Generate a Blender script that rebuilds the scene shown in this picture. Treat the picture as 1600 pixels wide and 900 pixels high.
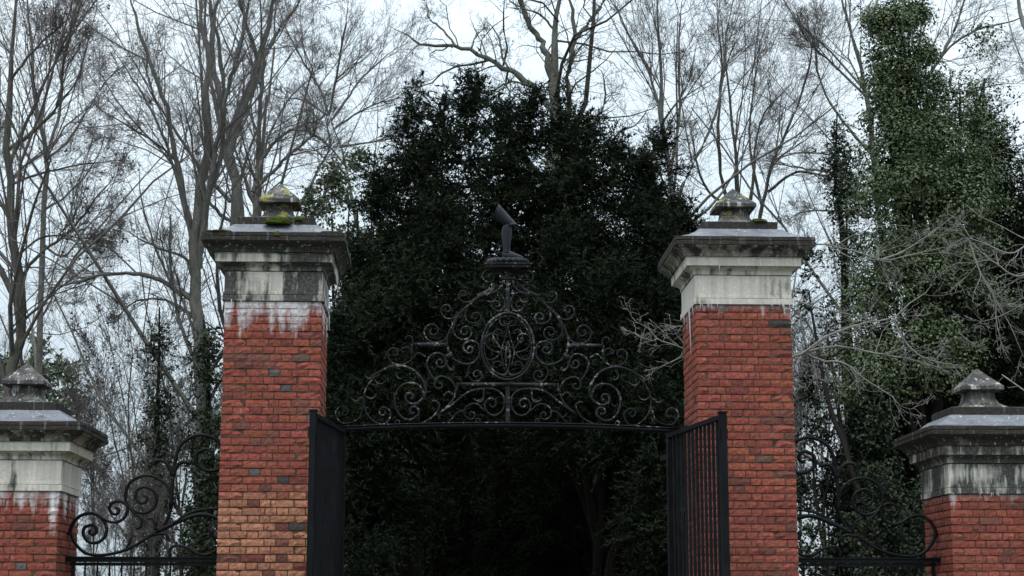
import bpy, bmesh, math, random
import numpy as np
for o in list(bpy.data.objects): bpy.data.objects.remove(o)
scene = bpy.context.scene
col = scene.collection
random.seed(7)

# ------------------------------------------------------------------ camera
F, HOR, VX, DIST, EYE = 2700.0, 960.0, 680.0, 16.5, 1.65      # measured on the 1600 x 900 photograph
pitch = math.atan((HOR - 450) / F)
yaw = math.atan((800 - VX) * math.cos(pitch) / F)
cp, sp, cy, sy = math.cos(pitch), math.sin(pitch), math.cos(yaw), math.sin(yaw)
fwd = np.array([sy * cp, cy * cp, sp]); right = np.array([cy, -sy, 0.0]); up = np.cross(right, fwd)
CAM = np.array([0.0, -DIST, EYE])
cam_data = bpy.data.cameras.new('camera'); cam = bpy.data.objects.new('camera', cam_data); col.objects.link(cam)
from mathutils import Matrix, Vector
m = Matrix(((right[0], up[0], -fwd[0], CAM[0]), (right[1], up[1], -fwd[1], CAM[1]), (right[2], up[2], -fwd[2], CAM[2]), (0, 0, 0, 1)))
cam.matrix_world = m
cam_data.sensor_width = 36; cam_data.lens = F / 1600 * 36; cam_data.clip_start = 0.1; cam_data.clip_end = 3000
scene.camera = cam
def P(px, py, Y):
    d = fwd * F + right * (px - 800) + up * (450 - py)
    return CAM + d * ((Y - CAM[1]) / d[1])

# ------------------------------------------------------------------ sky, sun, exposure
SUN_EL, SUN_AZ = math.radians(62), math.radians(200)          # azimuth clockwise from +Y: behind the camera, to the left
world = bpy.data.worlds.new('World'); scene.world = world; world.use_nodes = True
wn = world.node_tree.nodes; wl = world.node_tree.links; wn.clear()
sky = wn.new('ShaderNodeTexSky'); sky.sky_type = 'NISHITA'; sky.sun_disc = False
sky.sun_elevation = SUN_EL; sky.sun_rotation = SUN_AZ; sky.dust_density = 4.0; sky.air_density = 1.0
tc = wn.new('ShaderNodeTexCoord'); cn = wn.new('ShaderNodeTexNoise'); cn.inputs['Scale'].default_value = 2.2; cn.inputs['Detail'].default_value = 4
cr = wn.new('ShaderNodeValToRGB'); cr.color_ramp.elements[0].position = .3; cr.color_ramp.elements[1].position = .75
cr.color_ramp.elements[0].color = (5.2, 6.25, 6.95, 1); cr.color_ramp.elements[1].color = (6.3, 6.95, 7.35, 1)
mx = wn.new('ShaderNodeMix'); mx.data_type = 'RGBA'; mx.inputs[0].default_value = .9
bg = wn.new('ShaderNodeBackground'); bg.inputs['Strength'].default_value = 0.142
wo = wn.new('ShaderNodeOutputWorld')
wl.new(tc.outputs['Generated'], cn.inputs['Vector']); wl.new(cn.outputs['Fac'], cr.inputs['Fac'])
wl.new(sky.outputs['Color'], mx.inputs[6]); wl.new(cr.outputs['Color'], mx.inputs[7])
# even overcast: the cloud is brighter overhead than at the horizon, all the way round
sz = wn.new('ShaderNodeSeparateXYZ'); wl.new(tc.outputs['Generated'], sz.inputs[0])
oc_ = wn.new('ShaderNodeMapRange'); oc_.inputs[1].default_value = 0; oc_.inputs[2].default_value = 1; oc_.inputs[3].default_value = .68; oc_.inputs[4].default_value = 2.5; wl.new(sz.outputs[2], oc_.inputs[0])
vm = wn.new('ShaderNodeVectorMath'); vm.operation = 'SCALE'; wl.new(mx.outputs[2], vm.inputs[0]); wl.new(oc_.outputs[0], vm.inputs['Scale']); wl.new(vm.outputs[0], bg.inputs['Color']); wl.new(bg.outputs['Background'], wo.inputs['Surface'])
sd = bpy.data.lights.new('sun', 'SUN'); sd.energy = 1.2; sd.angle = math.radians(30); sd.color = (1.0, .96, .9)
so = bpy.data.objects.new('sun', sd); col.objects.link(so)
sdir = Vector((math.sin(SUN_AZ) * math.cos(SUN_EL), math.cos(SUN_AZ) * math.cos(SUN_EL), math.sin(SUN_EL)))
so.rotation_euler = sdir.to_track_quat('Z', 'Y').to_euler(); so.location = (0, -10, 30)
scene.view_settings.view_transform = 'Standard'; scene.view_settings.look = 'None'
scene.view_settings.exposure = 0.06; scene.view_settings.gamma = 1.0
scene.render.resolution_x = 1024; scene.render.resolution_y = 576

# ------------------------------------------------------------------ helpers
def thing(name, label, cat, loc=(0, 0, 0), group=None):
    o = bpy.data.objects.new(name, None); col.objects.link(o); o.location = loc; o.empty_display_size = .2
    o['label'] = label; o['category'] = cat
    if group: o['group'] = group
    return o
def put(name, me, mat=None, parent=None, loc=None):
    """mesh in world coordinates, as a part of parent (an Empty without rotation)"""
    o = bpy.data.objects.new(name, me); col.objects.link(o)
    if mat is not None and not me.materials: me.materials.append(mat)
    base = Vector((0, 0, 0)) if loc is None else Vector(loc)
    if parent is not None:
        o.parent = parent; p = parent; off = Vector((0, 0, 0))
        while p is not None: off += p.location; p = p.parent
        o.location = base - off
    else: o.location = base
    return o
def np_mesh(name, V, Q, smooth=False):
    me = bpy.data.meshes.new(name); V = np.asarray(V, dtype=np.float32).reshape(-1, 3); Q = np.asarray(Q, dtype=np.int32)
    k = Q.shape[1]; n = len(Q)
    me.vertices.add(len(V)); me.vertices.foreach_set('co', V.ravel())
    me.loops.add(n * k); me.loops.foreach_set('vertex_index', Q.ravel())
    me.polygons.add(n); me.polygons.foreach_set('loop_start', np.arange(0, n * k, k, dtype=np.int32))
    me.polygons.foreach_set('loop_total', np.full(n, k, dtype=np.int32))
    if smooth: me.polygons.foreach_set('use_smooth', np.ones(n, dtype=bool))
    me.update(calc_edges=True); me.validate(); return me
def py_mesh(name, V, Fc, smooth=False):
    me = bpy.data.meshes.new(name); me.from_pydata([tuple(map(float, v)) for v in V], [], Fc)
    if smooth: me.polygons.foreach_set('use_smooth', [True] * len(Fc))
    me.update(); return me
BOXF = [(0, 1, 3, 2), (4, 6, 7, 5), (0, 4, 5, 1), (2, 3, 7, 6), (0, 2, 6, 4), (1, 5, 7, 3)]
def box_verts(x0, x1, y0, y1, z0, z1):
    return [(x, y, z) for x in (x0, x1) for y in (y0, y1) for z in (z0, z1)]
def boxes_mesh(name, bs):
    V = []; Fc = []
    for b in bs:
        n = len(V); V += box_verts(*b); Fc += [tuple(i + n for i in f) for f in BOXF]
    return py_mesh(name, V, Fc)

# ------------------------------------------------------------------ materials
def mat_new(name, rough=.8, spec=.3):
    mt = bpy.data.materials.new(name); mt.use_nodes = True; nt = mt.node_tree
    b = nt.nodes['Principled BSDF']; b.inputs['Roughness'].default_value = rough; b.inputs['Specular IOR Level'].default_value = spec
    return mt, nt, b
class G:
    """small node-graph helper"""
    def __init__(s, nt): s.nt = nt
    def n(s, t, **k):
        nd = s.nt.nodes.new(t)
        for a, v in k.items(): setattr(nd, a, v)
        return nd
    def l(s, a, b): s.nt.links.new(a, b)
    def val(s, sock, v):
        if hasattr(v, 'is_output') or isinstance(v, bpy.types.NodeSocket): s.l(v, sock)
        else: sock.default_value = v
    def math(s, op, a, b=0.0, c=None, clamp=False):
        nd = s.n('ShaderNodeMath', operation=op, use_clamp=clamp); s.val(nd.inputs[0], a); s.val(nd.inputs[1], b)
        if c is not None: s.val(nd.inputs[2], c)
        return nd.outputs[0]
    def noise(s, vec, scale, detail=4, rough=.55):
        nd = s.n('ShaderNodeTexNoise'); nd.inputs['Scale'].default_value = scale; nd.inputs['Detail'].default_value = detail; nd.inputs['Roughness'].default_value = rough
        if vec is not None: s.l(vec, nd.inputs['Vector'])
        return nd.outputs['Fac']
    def ramp(s, f, a, b, lo=0.0, hi=1.0):
        nd = s.n('ShaderNodeMapRange', clamp=True); s.val(nd.inputs[0], f); nd.inputs[1].default_value = a; nd.inputs[2].default_value = b; nd.inputs[3].default_value = lo; nd.inputs[4].default_value = hi
        return nd.outputs[0]
    def mix(s, f, a, b):
        nd = s.n('ShaderNodeMix', data_type='RGBA'); s.val(nd.inputs[0], f)
        for i, v in ((6, a), (7, b)):
            if isinstance(v, tuple): nd.inputs[i].default_value = (*v, 1) if len(v) == 3 else v
            else: s.l(v, nd.inputs[i])
        return nd.outputs[2]
    def scaled(s, vec, sc, off=(0, 0, 0)):
        nd = s.n('ShaderNodeMapping'); nd.inputs['Scale'].default_value = sc; nd.inputs['Location'].default_value = off; s.l(vec, nd.inputs['Vector']); return nd.outputs[0]
    def bump(s, h, strength, dist, bsdf):
        nd = s.n('ShaderNodeBump'); nd.inputs['Strength'].default_value = strength; nd.inputs['Distance'].default_value = dist; s.l(h, nd.inputs['Height']); s.l(nd.outputs[0], bsdf.inputs['Normal'])
    def pos(s): return s.n('ShaderNodeNewGeometry').outputs['Position']
    def island(s): return s.n('ShaderNodeNewGeometry').outputs['Random Per Island']

def lime_bloom(g, p, c, ztop, eff, reach, seed):
    """white lime run down from the stone: streaks of their own shape"""
    sep = g.n('ShaderNodeSeparateXYZ'); g.l(p, sep.inputs[0])
    dz = g.math('SUBTRACT', ztop, sep.outputs[2])
    st = g.noise(g.scaled(p, (7, 7, .9), (seed, seed * 2, 0)), 1.0, 3, .5)
    fine = g.noise(g.scaled(p, (30, 30, 12), (seed, 0, 0)), 1.0, 4, .6)
    lim = g.math('MULTIPLY', g.ramp(st, .64 - eff * .34, .78 - eff * .06), reach * 1.15)
    lim = g.math('ADD', lim, g.math('MULTIPLY', g.math('SUBTRACT', fine, .5), .16))
    k = g.ramp(g.math('SUBTRACT', lim, dz), -.05, .17)
    k = g.math('MULTIPLY', k, g.ramp(fine, .25, .55, .45, .95))
    return g.mix(k, c, (.68, .68, .70))
def brick_mat(name, ztop, eff, reach, seed, island=False, zfade=None):
    """brick; eff: how much of the width carries lime bloom below the stone, reach: how far down (m)"""
    mt, nt, b = mat_new(name, .88, .2); g = G(nt); p = g.pos()
    if island:
        r = g.island(); base = g.mix(r, (.15, .035, .023), (.23, .06, .04))
    else: base = g.n('ShaderNodeObjectInfo').outputs['Color']
    n1 = g.noise(p, 28, 5, .65); n2 = g.noise(p, 5, 3)
    c = g.mix(g.ramp(n1, .38, .66), base, g.mix(.62, base, (.05, .022, .018)))
    c = g.mix(g.ramp(n2, .5, .75, 0, .45), c, g.mix(.5, c, (.13, .075, .06)))
    c = lime_bloom(g, p, c, ztop, eff, reach, seed)
    # scattered lime spots lower down
    sp_ = g.noise(g.scaled(p, (11, 11, 6), (seed * 3, 0, seed)), 1.0, 2, .5)
    c = g.mix(g.ramp(sp_, .73, .78, 0, .5), c, (.5, .47, .46))
    b.inputs['Roughness'].default_value = .9; g.l(c, b.inputs['Base Color'])
    h = g.math('ADD', g.noise(p, 60, 6, .7), g.math('MULTIPLY', g.noise(g.scaled(p, (14, 14, 40)), 1, 3), .8))
    g.bump(h, .8, .010, b)
    return mt
def mortar_mat(name, ztop, eff, reach, seed):
    mt, nt, b = mat_new(name, .95, .1); g = G(nt); p = g.pos()
    c = g.mix(g.ramp(g.noise(p, 14, 5), .3, .7), (.045, .028, .022), (.13, .08, .06)); c = lime_bloom(g, p, c, ztop, eff, reach, seed); g.l(c, b.inputs['Base Color'])
    g.bump(g.noise(p, 80, 5), .8, .006, b); return mt
def stone_mat(name, soot, seed, base=(.72, .68, .60), dark=(.024, .027, .026), blot=None, lichen=0.0, runs=.65):
    """limestone with soot streaks of their own shape (rain-washed streaks between crusted ones)"""
    mt, nt, b = mat_new(name, .85, .25); g = G(nt); p = g.pos()
    st = g.noise(g.scaled(p, (10, 10, 1.3), (seed, seed, seed)), 1.0, 5, .62)
    big = g.noise(g.scaled(p, (2.0, 2.0, 3.5), (seed * 2, 0, seed)), 1.0, 3, .5)
    f = g.noise(p, 45, 5, .6)
    cb = g.mix(g.ramp(f, .3, .75), base, tuple(v * .74 for v in base))
    gr = g.noise(g.scaled(p, (18, 18, .9), (seed * 6, 4, 0)), 1.0, 5, .65)
    cb = g.mix(g.ramp(gr, .42, .70, 0, .50), cb, (.26, .245, .22))
    v = g.math('ADD', g.math('MULTIPLY', st, .62), g.math('MULTIPLY', big, .48))
    if blot:
        sep = g.n('ShaderNodeSeparateXYZ'); g.l(p, sep.inputs[0])
        dx = g.math('ABSOLUTE', g.math('SUBTRACT', sep.outputs[0], blot[0]))
        v = g.math('ADD', v, g.ramp(dx, 0, blot[1], .22, 0))
    k = g.math('MULTIPLY', g.ramp(v, .70 - soot * .38, .80 - soot * .34), g.ramp(f, .25, .55, .82, 1))
    fs = g.noise(g.scaled(p, (34, 34, 2.2), (seed * 4, 2, seed)), 1.0, 4, .6)
    k2 = g.math('MULTIPLY', g.ramp(fs, .55, .68), g.ramp(big, .62 - soot * .5, .80 - soot * .4, 0, .75))
    k = g.math('MAXIMUM', k, k2)
    c = g.mix(g.math('MULTIPLY', k, .95), cb, dark)
    pale = g.noise(g.scaled(p, (22, 22, 2.5), (seed * 5, 1, 2)), 1.0, 3, .5)
    c = g.mix(g.ramp(pale, .60, .68, 0, runs), c, (.52, .52, .50))
    if lichen > 0:
        lk = g.noise(g.scaled(p, (9, 9, 9), (seed, 3, 1)), 1.0, 4, .6)
        c = g.mix(g.ramp(lk, .66 - lichen * .2, .70 - lichen * .2, 0, .85), c, g.mix(g.ramp(f, .4, .6), (.30, .26, .05), (.16, .17, .06)))
        sp_ = g.noise(p, 60, 2, .5); c = g.mix(g.ramp(sp_, .66, .7, 0, .7), c, (.5, .5, .5))
    g.l(c, b.inputs['Base Color']); g.bump(g.math('ADD', f, g.noise(p, 110, 4)), .5, .005, b)
    return mt
def lead_mat(name, c0, c1, rough=.45):
    mt, nt, b = mat_new(name, rough, .5); g = G(nt); p = g.pos()
    c = g.mix(g.ramp(g.noise(p, 9, 5, .6), .35, .7), c0, c1)
    sp_ = g.noise(g.scaled(p, (40, 40, 18)), 1, 3, .5); c = g.mix(g.ramp(sp_, .64, .70, 0, .8), c, (.5, .5, .52))
    st = g.noise(g.scaled(p, (6, 6, 16), (3, 1, 0)), 1, 4); c = g.mix(g.ramp(st, .62, .68, 0, .8), c, (.02, .02, .02))
    g.l(c, b.inputs['Base Color']); g.bump(g.noise(p, 35, 4), .4, .006, b); return mt
def iron_mat(name, wear, base=(.008, .0085, .010), worn=(.34, .33, .31)):
    mt, nt, b = mat_new(name, .5, .14); g = G(nt); p = g.pos()
    n = g.noise(p, 26, 5, .7); n2 = g.noise(p, 6, 3, .5)
    k = g.ramp(g.math('ADD', n, g.math('MULTIPLY', n2, .5)), .98 - wear, 1.06 - wear)
    c = g.mix(k, g.mix(g.ramp(n2, .35, .7), base, tuple(v * 2.2 for v in base)), worn)
    g.l(c, b.inputs['Base Color']); g.l(g.ramp(k, 0, 1, .5, .9), b.inputs['Roughness']); g.bump(n, .6, .003, b); return mt
def bark_mat(name, a, bcol, moss, mossk=.5):
    mt, nt, b = mat_new(name, .92, .15); g = G(nt); p = g.pos()
    n = g.noise(g.scaled(p, (14, 14, 5)), 1, 6, .7); n2 = g.noise(p, 2.2, 5, .65)
    c = g.mix(g.ramp(n, .3, .7), a, bcol); c = g.mix(g.ramp(n2, .62 - mossk * .2, .72, 0, .8), c, moss)
    g.l(c, b.inputs['Base Color']); g.bump(g.noise(g.scaled(p, (30, 30, 8)), 1, 5, .7), .9, .02, b); return mt
def leaf_mat(name, a, bcol, c3, rough=.45, trans=.15, spec=.4):
    mt, nt, b = mat_new(name, rough, spec); g = G(nt); p = g.pos()
    r = g.island(); n = g.noise(p, 1.3, 3, .6)
    c = g.mix(r, a, bcol); c = g.mix(g.ramp(n, .45, .72), c, c3); g.l(c, b.inputs['Base Color'])
    if trans: b.inputs['Transmission Weight'].default_value = 0.0
    return mt
M = {}
M['iron'] = iron_mat('painted_iron', .02, (.004, .004, .0045)); M['iron_worn_glint'] = iron_mat('weathered_glint_iron', .155, (.010, .0105, .012), (.22, .21, .20)); M['iron_blue'] = iron_mat('dark_painted_iron', .06, (.0035, .004, .005), (.05, .055, .06))  # weathered iron: pale flecks are wear, turned up to paint in highlights
M['leaf_worn'] = iron_mat('limed_iron_leaf', .46, (.03, .03, .03), (.5, .5, .49))
M['lead'] = lead_mat('lead_flashing', (.075, .08, .094), (.15, .155, .175))
M['statue'] = iron_mat('statue_lead', .07, (.014, .016, .021), (.10, .105, .12))
M['moss'] = leaf_mat('moss_green', (.035, .05, .008), (.07, .085, .015), (.05, .06, .012), .95, 0, .1)
M['drip'] = mat_new('calcite', .6, .4)[0]; M['drip'].node_tree.nodes['Principled BSDF'].inputs['Base Color'].default_value = (.62, .62, .6, 1)
M['bark_grey'] = bark_mat('grey_bark', (.055, .053, .048), (.18, .175, .16), (.125, .135, .095))
M['bark_dark'] = bark_mat('dark_bark', (.042, .039, .035), (.13, .122, .108), (.105, .12, .07))
M['bark_oak'] = bark_mat('pale_green_bark', (.07, .07, .06), (.19, .19, .165), (.14, .15, .105))
M['bark_pale'] = bark_mat('pale_grey_bark', (.14, .135, .125), (.32, .31, .285), (.2, .2, .17), .3)
M['twig'] = bark_mat('twig_brown', (.075, .068, .065), (.185, .170, .160), (.15, .15, .13))
M['twig_purple'] = bark_mat('twig_purplish', (.06, .048, .048), (.12, .10, .098), (.09, .08, .075))
M['twig_oak'] = bark_mat('twig_grey_green', (.04, .04, .034), (.09, .088, .075), (.08, .085, .06))
M['bark_yew'] = bark_mat('yew_bark', (.007, .006, .005), (.018, .014, .012), (.012, .012, .009))
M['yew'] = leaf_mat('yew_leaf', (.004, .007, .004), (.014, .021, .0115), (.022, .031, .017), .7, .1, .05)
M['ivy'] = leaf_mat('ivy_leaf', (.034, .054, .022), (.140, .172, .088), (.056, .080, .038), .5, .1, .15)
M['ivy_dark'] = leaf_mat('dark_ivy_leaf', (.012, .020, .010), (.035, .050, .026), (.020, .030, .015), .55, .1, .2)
M['holly'] = leaf_mat('pale_green_leaf', (.06, .075, .045), (.13, .15, .10), (.10, .12, .08), .45, .1, .4)
M['dead_leaf'] = leaf_mat('withered_leaf', (.05, .028, .022), (.10, .06, .05), (.06, .045, .035), .8, 0, .1)

# ------------------------------------------------------------------ ground
def sheet(name, mat, x0, x1, y0, y1, z, nx=2, ny=2, amp=0):
    xs = np.linspace(x0, x1, nx); ys = np.linspace(y0, y1, ny); rng = np.random.default_rng(3)
    V = np.array([(x, y, z + (amp * rng.uniform(-1, 1) if amp else 0)) for y in ys for x in xs])
    Q = [(j * nx + i, j * nx + i + 1, (j + 1) * nx + i + 1, (j + 1) * nx + i) for j in range(ny - 1) for i in range(nx - 1)]
    o = put(name, np_mesh(name, V, Q, True), mat); o['kind'] = 'structure'; return o
gm, nt, b = mat_new('woodland_floor', .95, .1); g = G(nt); p = g.pos()
g.l(g.mix(g.ramp(g.noise(p, .8, 6), .35, .65), (.05, .042, .03), (.055, .07, .028)), b.inputs['Base Color']); g.bump(g.noise(p, 12, 5), .8, .05, b)
sheet('ground', gm, -900, 900, -300, 1500, 0)
dm, nt, b = mat_new('gravel_drive', .92, .15); g = G(nt); p = g.pos()
g.l(g.mix(g.noise(p, 40, 5), (.04, .038, .035), (.13, .12, .105)), b.inputs['Base Color']); g.bump(g.noise(p, 90, 4), .8, .01, b)
sheet('driveway', dm, -1.1, 2.5, -16, 45, .004)
rm, nt, b = mat_new('asphalt', .9, .2); g = G(nt); p = g.pos(); g.l(g.mix(g.noise(p, 60, 5), (.035, .035, .036), (.07, .07, .07)), b.inputs['Base Color'])
sheet('road', rm, -300, 300, -26, -16, .008)

# ------------------------------------------------------------------ brick gate pillars
XC = 0.699                       # axis of the gateway
W = 0.935; COURSE = 0.0732; QL = W / 17
rb = random.Random(11)
def unit_brick(seed):
    r = random.Random(seed); nx, nz = 5, 3; V = []; Fc = []
    for j in range(nz):
        for i in range(nx):
            edge = i in (0, nx - 1) or j in (0, nz - 1); corner = i in (0, nx - 1) and j in (0, nz - 1)
            d = r.uniform(-.035, .03) if not edge else r.uniform(0, .05) + (.03 if corner else 0)
            x = -.5 + i / (nx - 1); z = -.5 + j / (nz - 1)
            if edge: x *= 1 - r.uniform(0, .022); z *= 1 - r.uniform(0, .10)
            V.append((x, -.5 + d, z))
    for j in range(nz - 1):
        for i in range(nx - 1):
            a = j * nx + i; Fc.append((a, a + 1, a + nx + 1, a + nx))
    ring = [i for i in range(nx)] + [j * nx + nx - 1 for j in range(1, nz)] + [(nz - 1) * nx + i for i in range(nx - 2, -1, -1)] + [j * nx for j in range(nz - 2, 0, -1)]
    n = len(V)
    for k in ring: x, y, z = V[k]; V.append((max(-.5, min(.5, x * 1.01)), .5, max(-.5, min(.5, z * 1.02))))
    L = len(ring)
    for k in range(L): Fc.append((ring[(k + 1) % L], ring[k], n + k, n + (k + 1) % L))
    return py_mesh('brick_shape', V, Fc)
UNIT = [unit_brick(s) for s in range(14)]
def brick_variant(mat):
    out = []
    for u in UNIT:
        c = u.copy(); c.materials.append(mat); out.append(c)
    return out
def brick_colour(z, lower_orange, r):
    t = r.random()
    base = np.array([.33, .088, .060]) * r.uniform(.78, 1.18) * np.array([1, r.uniform(.9, 1.1), r.uniform(.9, 1.12)])
    if lower_orange:
        k = min(1, max(0, (2.86 - z + r.uniform(-.06, .06)) / .16))
        base = base * (1 - k) + k * np.array([.50, .215, .130]) * r.uniform(.8, 1.15)
    if t < .006: base = np.array([.085, .08, .08]) * r.uniform(.5, 1.8)
    elif t < .08: base = np.array([.20, .075, .058]) * r.uniform(.8, 1.2)
    elif t < .13: base = np.array([.22, .06, .05])
    elif t < .14: base = np.array([.17, .10, .08])
    return (*[float(v) for v in base], 1)
def loft_square(cx, cyy, prof):
    """prof: (half, z) outline from bottom to top, swept round a square"""
    V = []; Fc = []
    for h, z in prof: V += [(cx - h, cyy - h, z), (cx + h, cyy - h, z), (cx + h, cyy + h, z), (cx - h, cyy + h, z)]
    for i in range(len(prof) - 1):
        for k in range(4): a = i * 4 + k; b_ = i * 4 + (k + 1) % 4; Fc.append((a, b_, b_ + 4, a + 4))
    Fc.append((3, 2, 1, 0)); t = (len(prof) - 1) * 4; Fc.append((t, t + 1, t + 2, t + 3))
    return V, Fc
def rough_loft(name, cx, cyy, prof, amp, seed, nseg=9):
    """square sweep with each side cut into segments whose points wander a little, so edges are worn"""
    r = random.Random(seed); V = []; Fc = []; N = 4 * nseg
    for pi, (h, z) in enumerate(prof):
        for k in range(4):
            c = [(-1, -1), (1, -1), (1, 1), (-1, 1)]; a = c[k]; b_ = c[(k + 1) % 4]
            for s in range(nseg):
                t = s / nseg; hh = h * (1 - (r.uniform(0, amp) / max(h, .05) if h > .02 else 0)) - (amp * 1.2 if s == 0 and h > .05 else 0) * .6
                V.append((cx + hh * (a[0] + (b_[0] - a[0]) * t), cyy + hh * (a[1] + (b_[1] - a[1]) * t), z + r.uniform(-amp, amp) * .35))
    for i in range(len(prof) - 1):
        for k in range(N): a = i * N + k; b_ = i * N + (k + 1) % N; Fc.append((a, b_, b_ + N, a + N))
    Fc.append(tuple(range(N - 1, -1, -1))); t = (len(prof) - 1) * N; Fc.append(tuple(range(t, t + N)))
    return py_mesh(name, V, Fc)
def drip(parent, x, y, z, L, r=.006):
    V = []; Fc = []; n = 5
    for k, (t, rr) in enumerate(((0, 1.2), (.3, .8), (.75, .45), (1, .15))):
        for a in range(n): V.append((x + r * rr * math.cos(a * 2 * math.pi / n) + .002 * k, y + r * rr * math.sin(a * 2 * math.pi / n), z + .01 - L * t))
    for i in range(3):
        for a in range(n): Fc.append((i * n + a, i * n + (a + 1) % n, (i + 1) * n + (a + 1) % n, (i + 1) * n + a))
    Fc.append(tuple(3 * n + a for a in range(n)))
    put('calcite_drip', py_mesh('calcite_drip', V, Fc, True), M['drip'], parent)
def moss(parent, x, y, z, rx, ry, rz, seed):
    bm = bmesh.new(); bmesh.ops.create_icosphere(bm, subdivisions=4, radius=1.0); r = random.Random(seed)
    from mathutils import noise as mn
    for v in bm.verts:
        k = 1 + .28 * mn.noise(v.co * 2.2 + Vector((seed, 0, 0))) + .16 * mn.noise(v.co * 9)
        v.co = Vector((x + v.co.x * rx * k, y + v.co.y * ry * k, z + max(v.co.z, -.25) * rz * k))
    me = bpy.data.meshes.new('moss_cushion'); bm.to_mesh(me); bm.free(); me.polygons.foreach_set('use_smooth', [True] * len(me.polygons))
    put('moss_cushion', me, M['moss'], parent)

def pillar(x0, ztop, label, tA, tB, inner, orange, eff, reach, soot, seed, blot=None, group='brick gateposts', extra=None, lichen=.5):
    x1 = x0 + W; cx = (x0 + x1) / 2; cyy = W / 2; r = random.Random(seed)
    t = thing('brick_gatepost', label, 'gatepost', (cx, cyy, 0), group)
    bm_ = brick_mat('brick_%d' % seed, ztop, eff, reach, seed * 1.7); bm2 = brick_mat('brickwork_%d' % seed, ztop, eff, reach, seed * 1.7, True)
    var = brick_variant(bm_)
    core = .008
    put('mortar_core', boxes_mesh('mortar_core', [(x0 + core, x1 - core, core, W - core, 0, ztop)]), mortar_mat('mortar_%d' % seed, ztop, eff, reach, seed * 1.7), t)
    rest = []
    nrow = int(ztop / COURSE)
    for i in range(nrow):
        z1 = ztop - i * COURSE - .004; z0 = z1 - COURSE + .010; zc = (z0 + z1) / 2
        vis = zc > 1.93
        row = tA if i % 2 == 0 else tB
        dl = .10 if i % 2 == 0 else .21; dr = .21 if i % 2 == 0 else .10
        x = x0
        spans = []
        for k, q in enumerate(row):
            w = q * QL; jx = 0 if k == 0 else r.uniform(-.006, .006)
            spans.append([x, x + w]); x += w
        for k in range(1, len(spans)):
            j = r.uniform(-.008, .008); spans[k - 1][1] += j; spans[k][0] += j
        for k, (a, b_) in enumerate(spans):
            a2 = a + (.0045 if k else 0); b2 = b_ - (.0045 if k < len(spans) - 1 else 0)
            dep = dl if k == 0 else dr if k == len(spans) - 1 else .10
            prot = r.uniform(-.003, .004)
            if vis and b2 > -5.2 and a2 < 6.9:
                o = bpy.data.objects.new('brick', r.choice(var)); col.objects.link(o); o.parent = t
                o.location = ((a2 + b2) / 2 - cx, dep / 2 - prot - cyy, zc + r.uniform(-.0012, .0012)); o.scale = (b2 - a2, dep, z1 - z0)
                o.rotation_euler = (0, r.uniform(-.006, .006), r.uniform(-.006, .006)); o.color = brick_colour(zc, orange, r)
            else: rest.append((a2, b2, -prot, dep, z0, z1))
        for side in (-1, 1):
            d0 = dl if side < 0 else dr; rem = W - d0; nb = 4 if (i + (side > 0)) % 2 else 5; y = d0
            cut = sorted([d0 + rem * (k + r.uniform(-.12, .12)) / nb for k in range(1, nb)]); cut = [d0] + cut + [W]
            for a, b_ in zip(cut[:-1], cut[1:]):
                a2, b2 = a + .0045, b_ - (.0045 if b_ < W else 0)
                if vis and side == inner:
                    o = bpy.data.objects.new('brick', r.choice(var)); col.objects.link(o); o.parent = t
                    px = (x1 - .05 if side > 0 else x0 + .05); o.location = (px + side * r.uniform(-.003, .003) - cx, (a2 + b2) / 2 - cyy, zc)
                    o.scale = (b2 - a2, .10, z1 - z0); o.rotation_euler = (0, 0, side * math.pi / 2); o.color = brick_colour(zc, orange, r)
                elif side > 0: rest.append((x1 - .1, x1, a2, b2, z0, z1))
                else: rest.append((x0, x0 + .1, a2, b2, z0, z1))
        xs = [x0 + .1] + [x0 + .1 + (W - .2) * k / 4 for k in range(1, 4)] + [x1 - .1]
        for a, b_ in zip(xs[:-1], xs[1:]): rest.append((a + .005, b_ - .005, W - .1, W + .001, z0, z1))
    o = put('brickwork', boxes_mesh('brickwork', rest), bm2, t); o['kind'] = 'stuff'
    S = stone_mat('limestone_%d' % seed, soot, seed * 3.1, blot=blot)
    S2 = stone_mat('sooty_limestone_%d' % seed, min(1.0, soot + .42), seed * 2.3, base=(.34, .33, .28), dark=(.022, .021, .018), blot=blot)
    S3 = stone_mat('coping_stone_%d' % seed, 1.15, seed * 1.3, base=(.22, .19, .16), dark=(.016, .015, .014), runs=.15)
    S4 = stone_mat('cap_stone_%d' % seed, .66, seed * 4.7, base=(.19, .175, .16), dark=(.035, .035, .035), lichen=lichen)
    z = lambda d: ztop + d
    put('necking_band', rough_loft('necking_band', cx, cyy, [(.476, z(.004)), (.489, z(.006)), (.490, z(.060)), (.480, z(.063))], .003, seed), S, t)
    put('frieze_block', rough_loft('frieze_block', cx, cyy, [(.470, z(.064)), (.480, z(.069)), (.479, z(.095)), (.4755, z(.097)), (.4755, z(.288)), (.478, z(.291))], .0022, seed + 1), S, t)
    S5 = stone_mat('bed_limestone_%d' % seed, min(.9, soot + .26), seed * 7.3)  # bed moulding gets more dark streaks than the frieze
    put('bed_moulding', rough_loft('bed_moulding', cx, cyy, [(.478, z(.297)), (.486, z(.299)), (.488, z(.330)), (.500, z(.345)), (.530, z(.363)), (.553, z(.371))], .0022, seed + 2), S5, t)
    put('fascia', rough_loft('fascia', cx, cyy, [(.553, z(.372)), (.564, z(.374)), (.566, z(.448)), (.572, z(.450)), (.572, z(.458))], .003, seed + 3), S, t)
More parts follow.
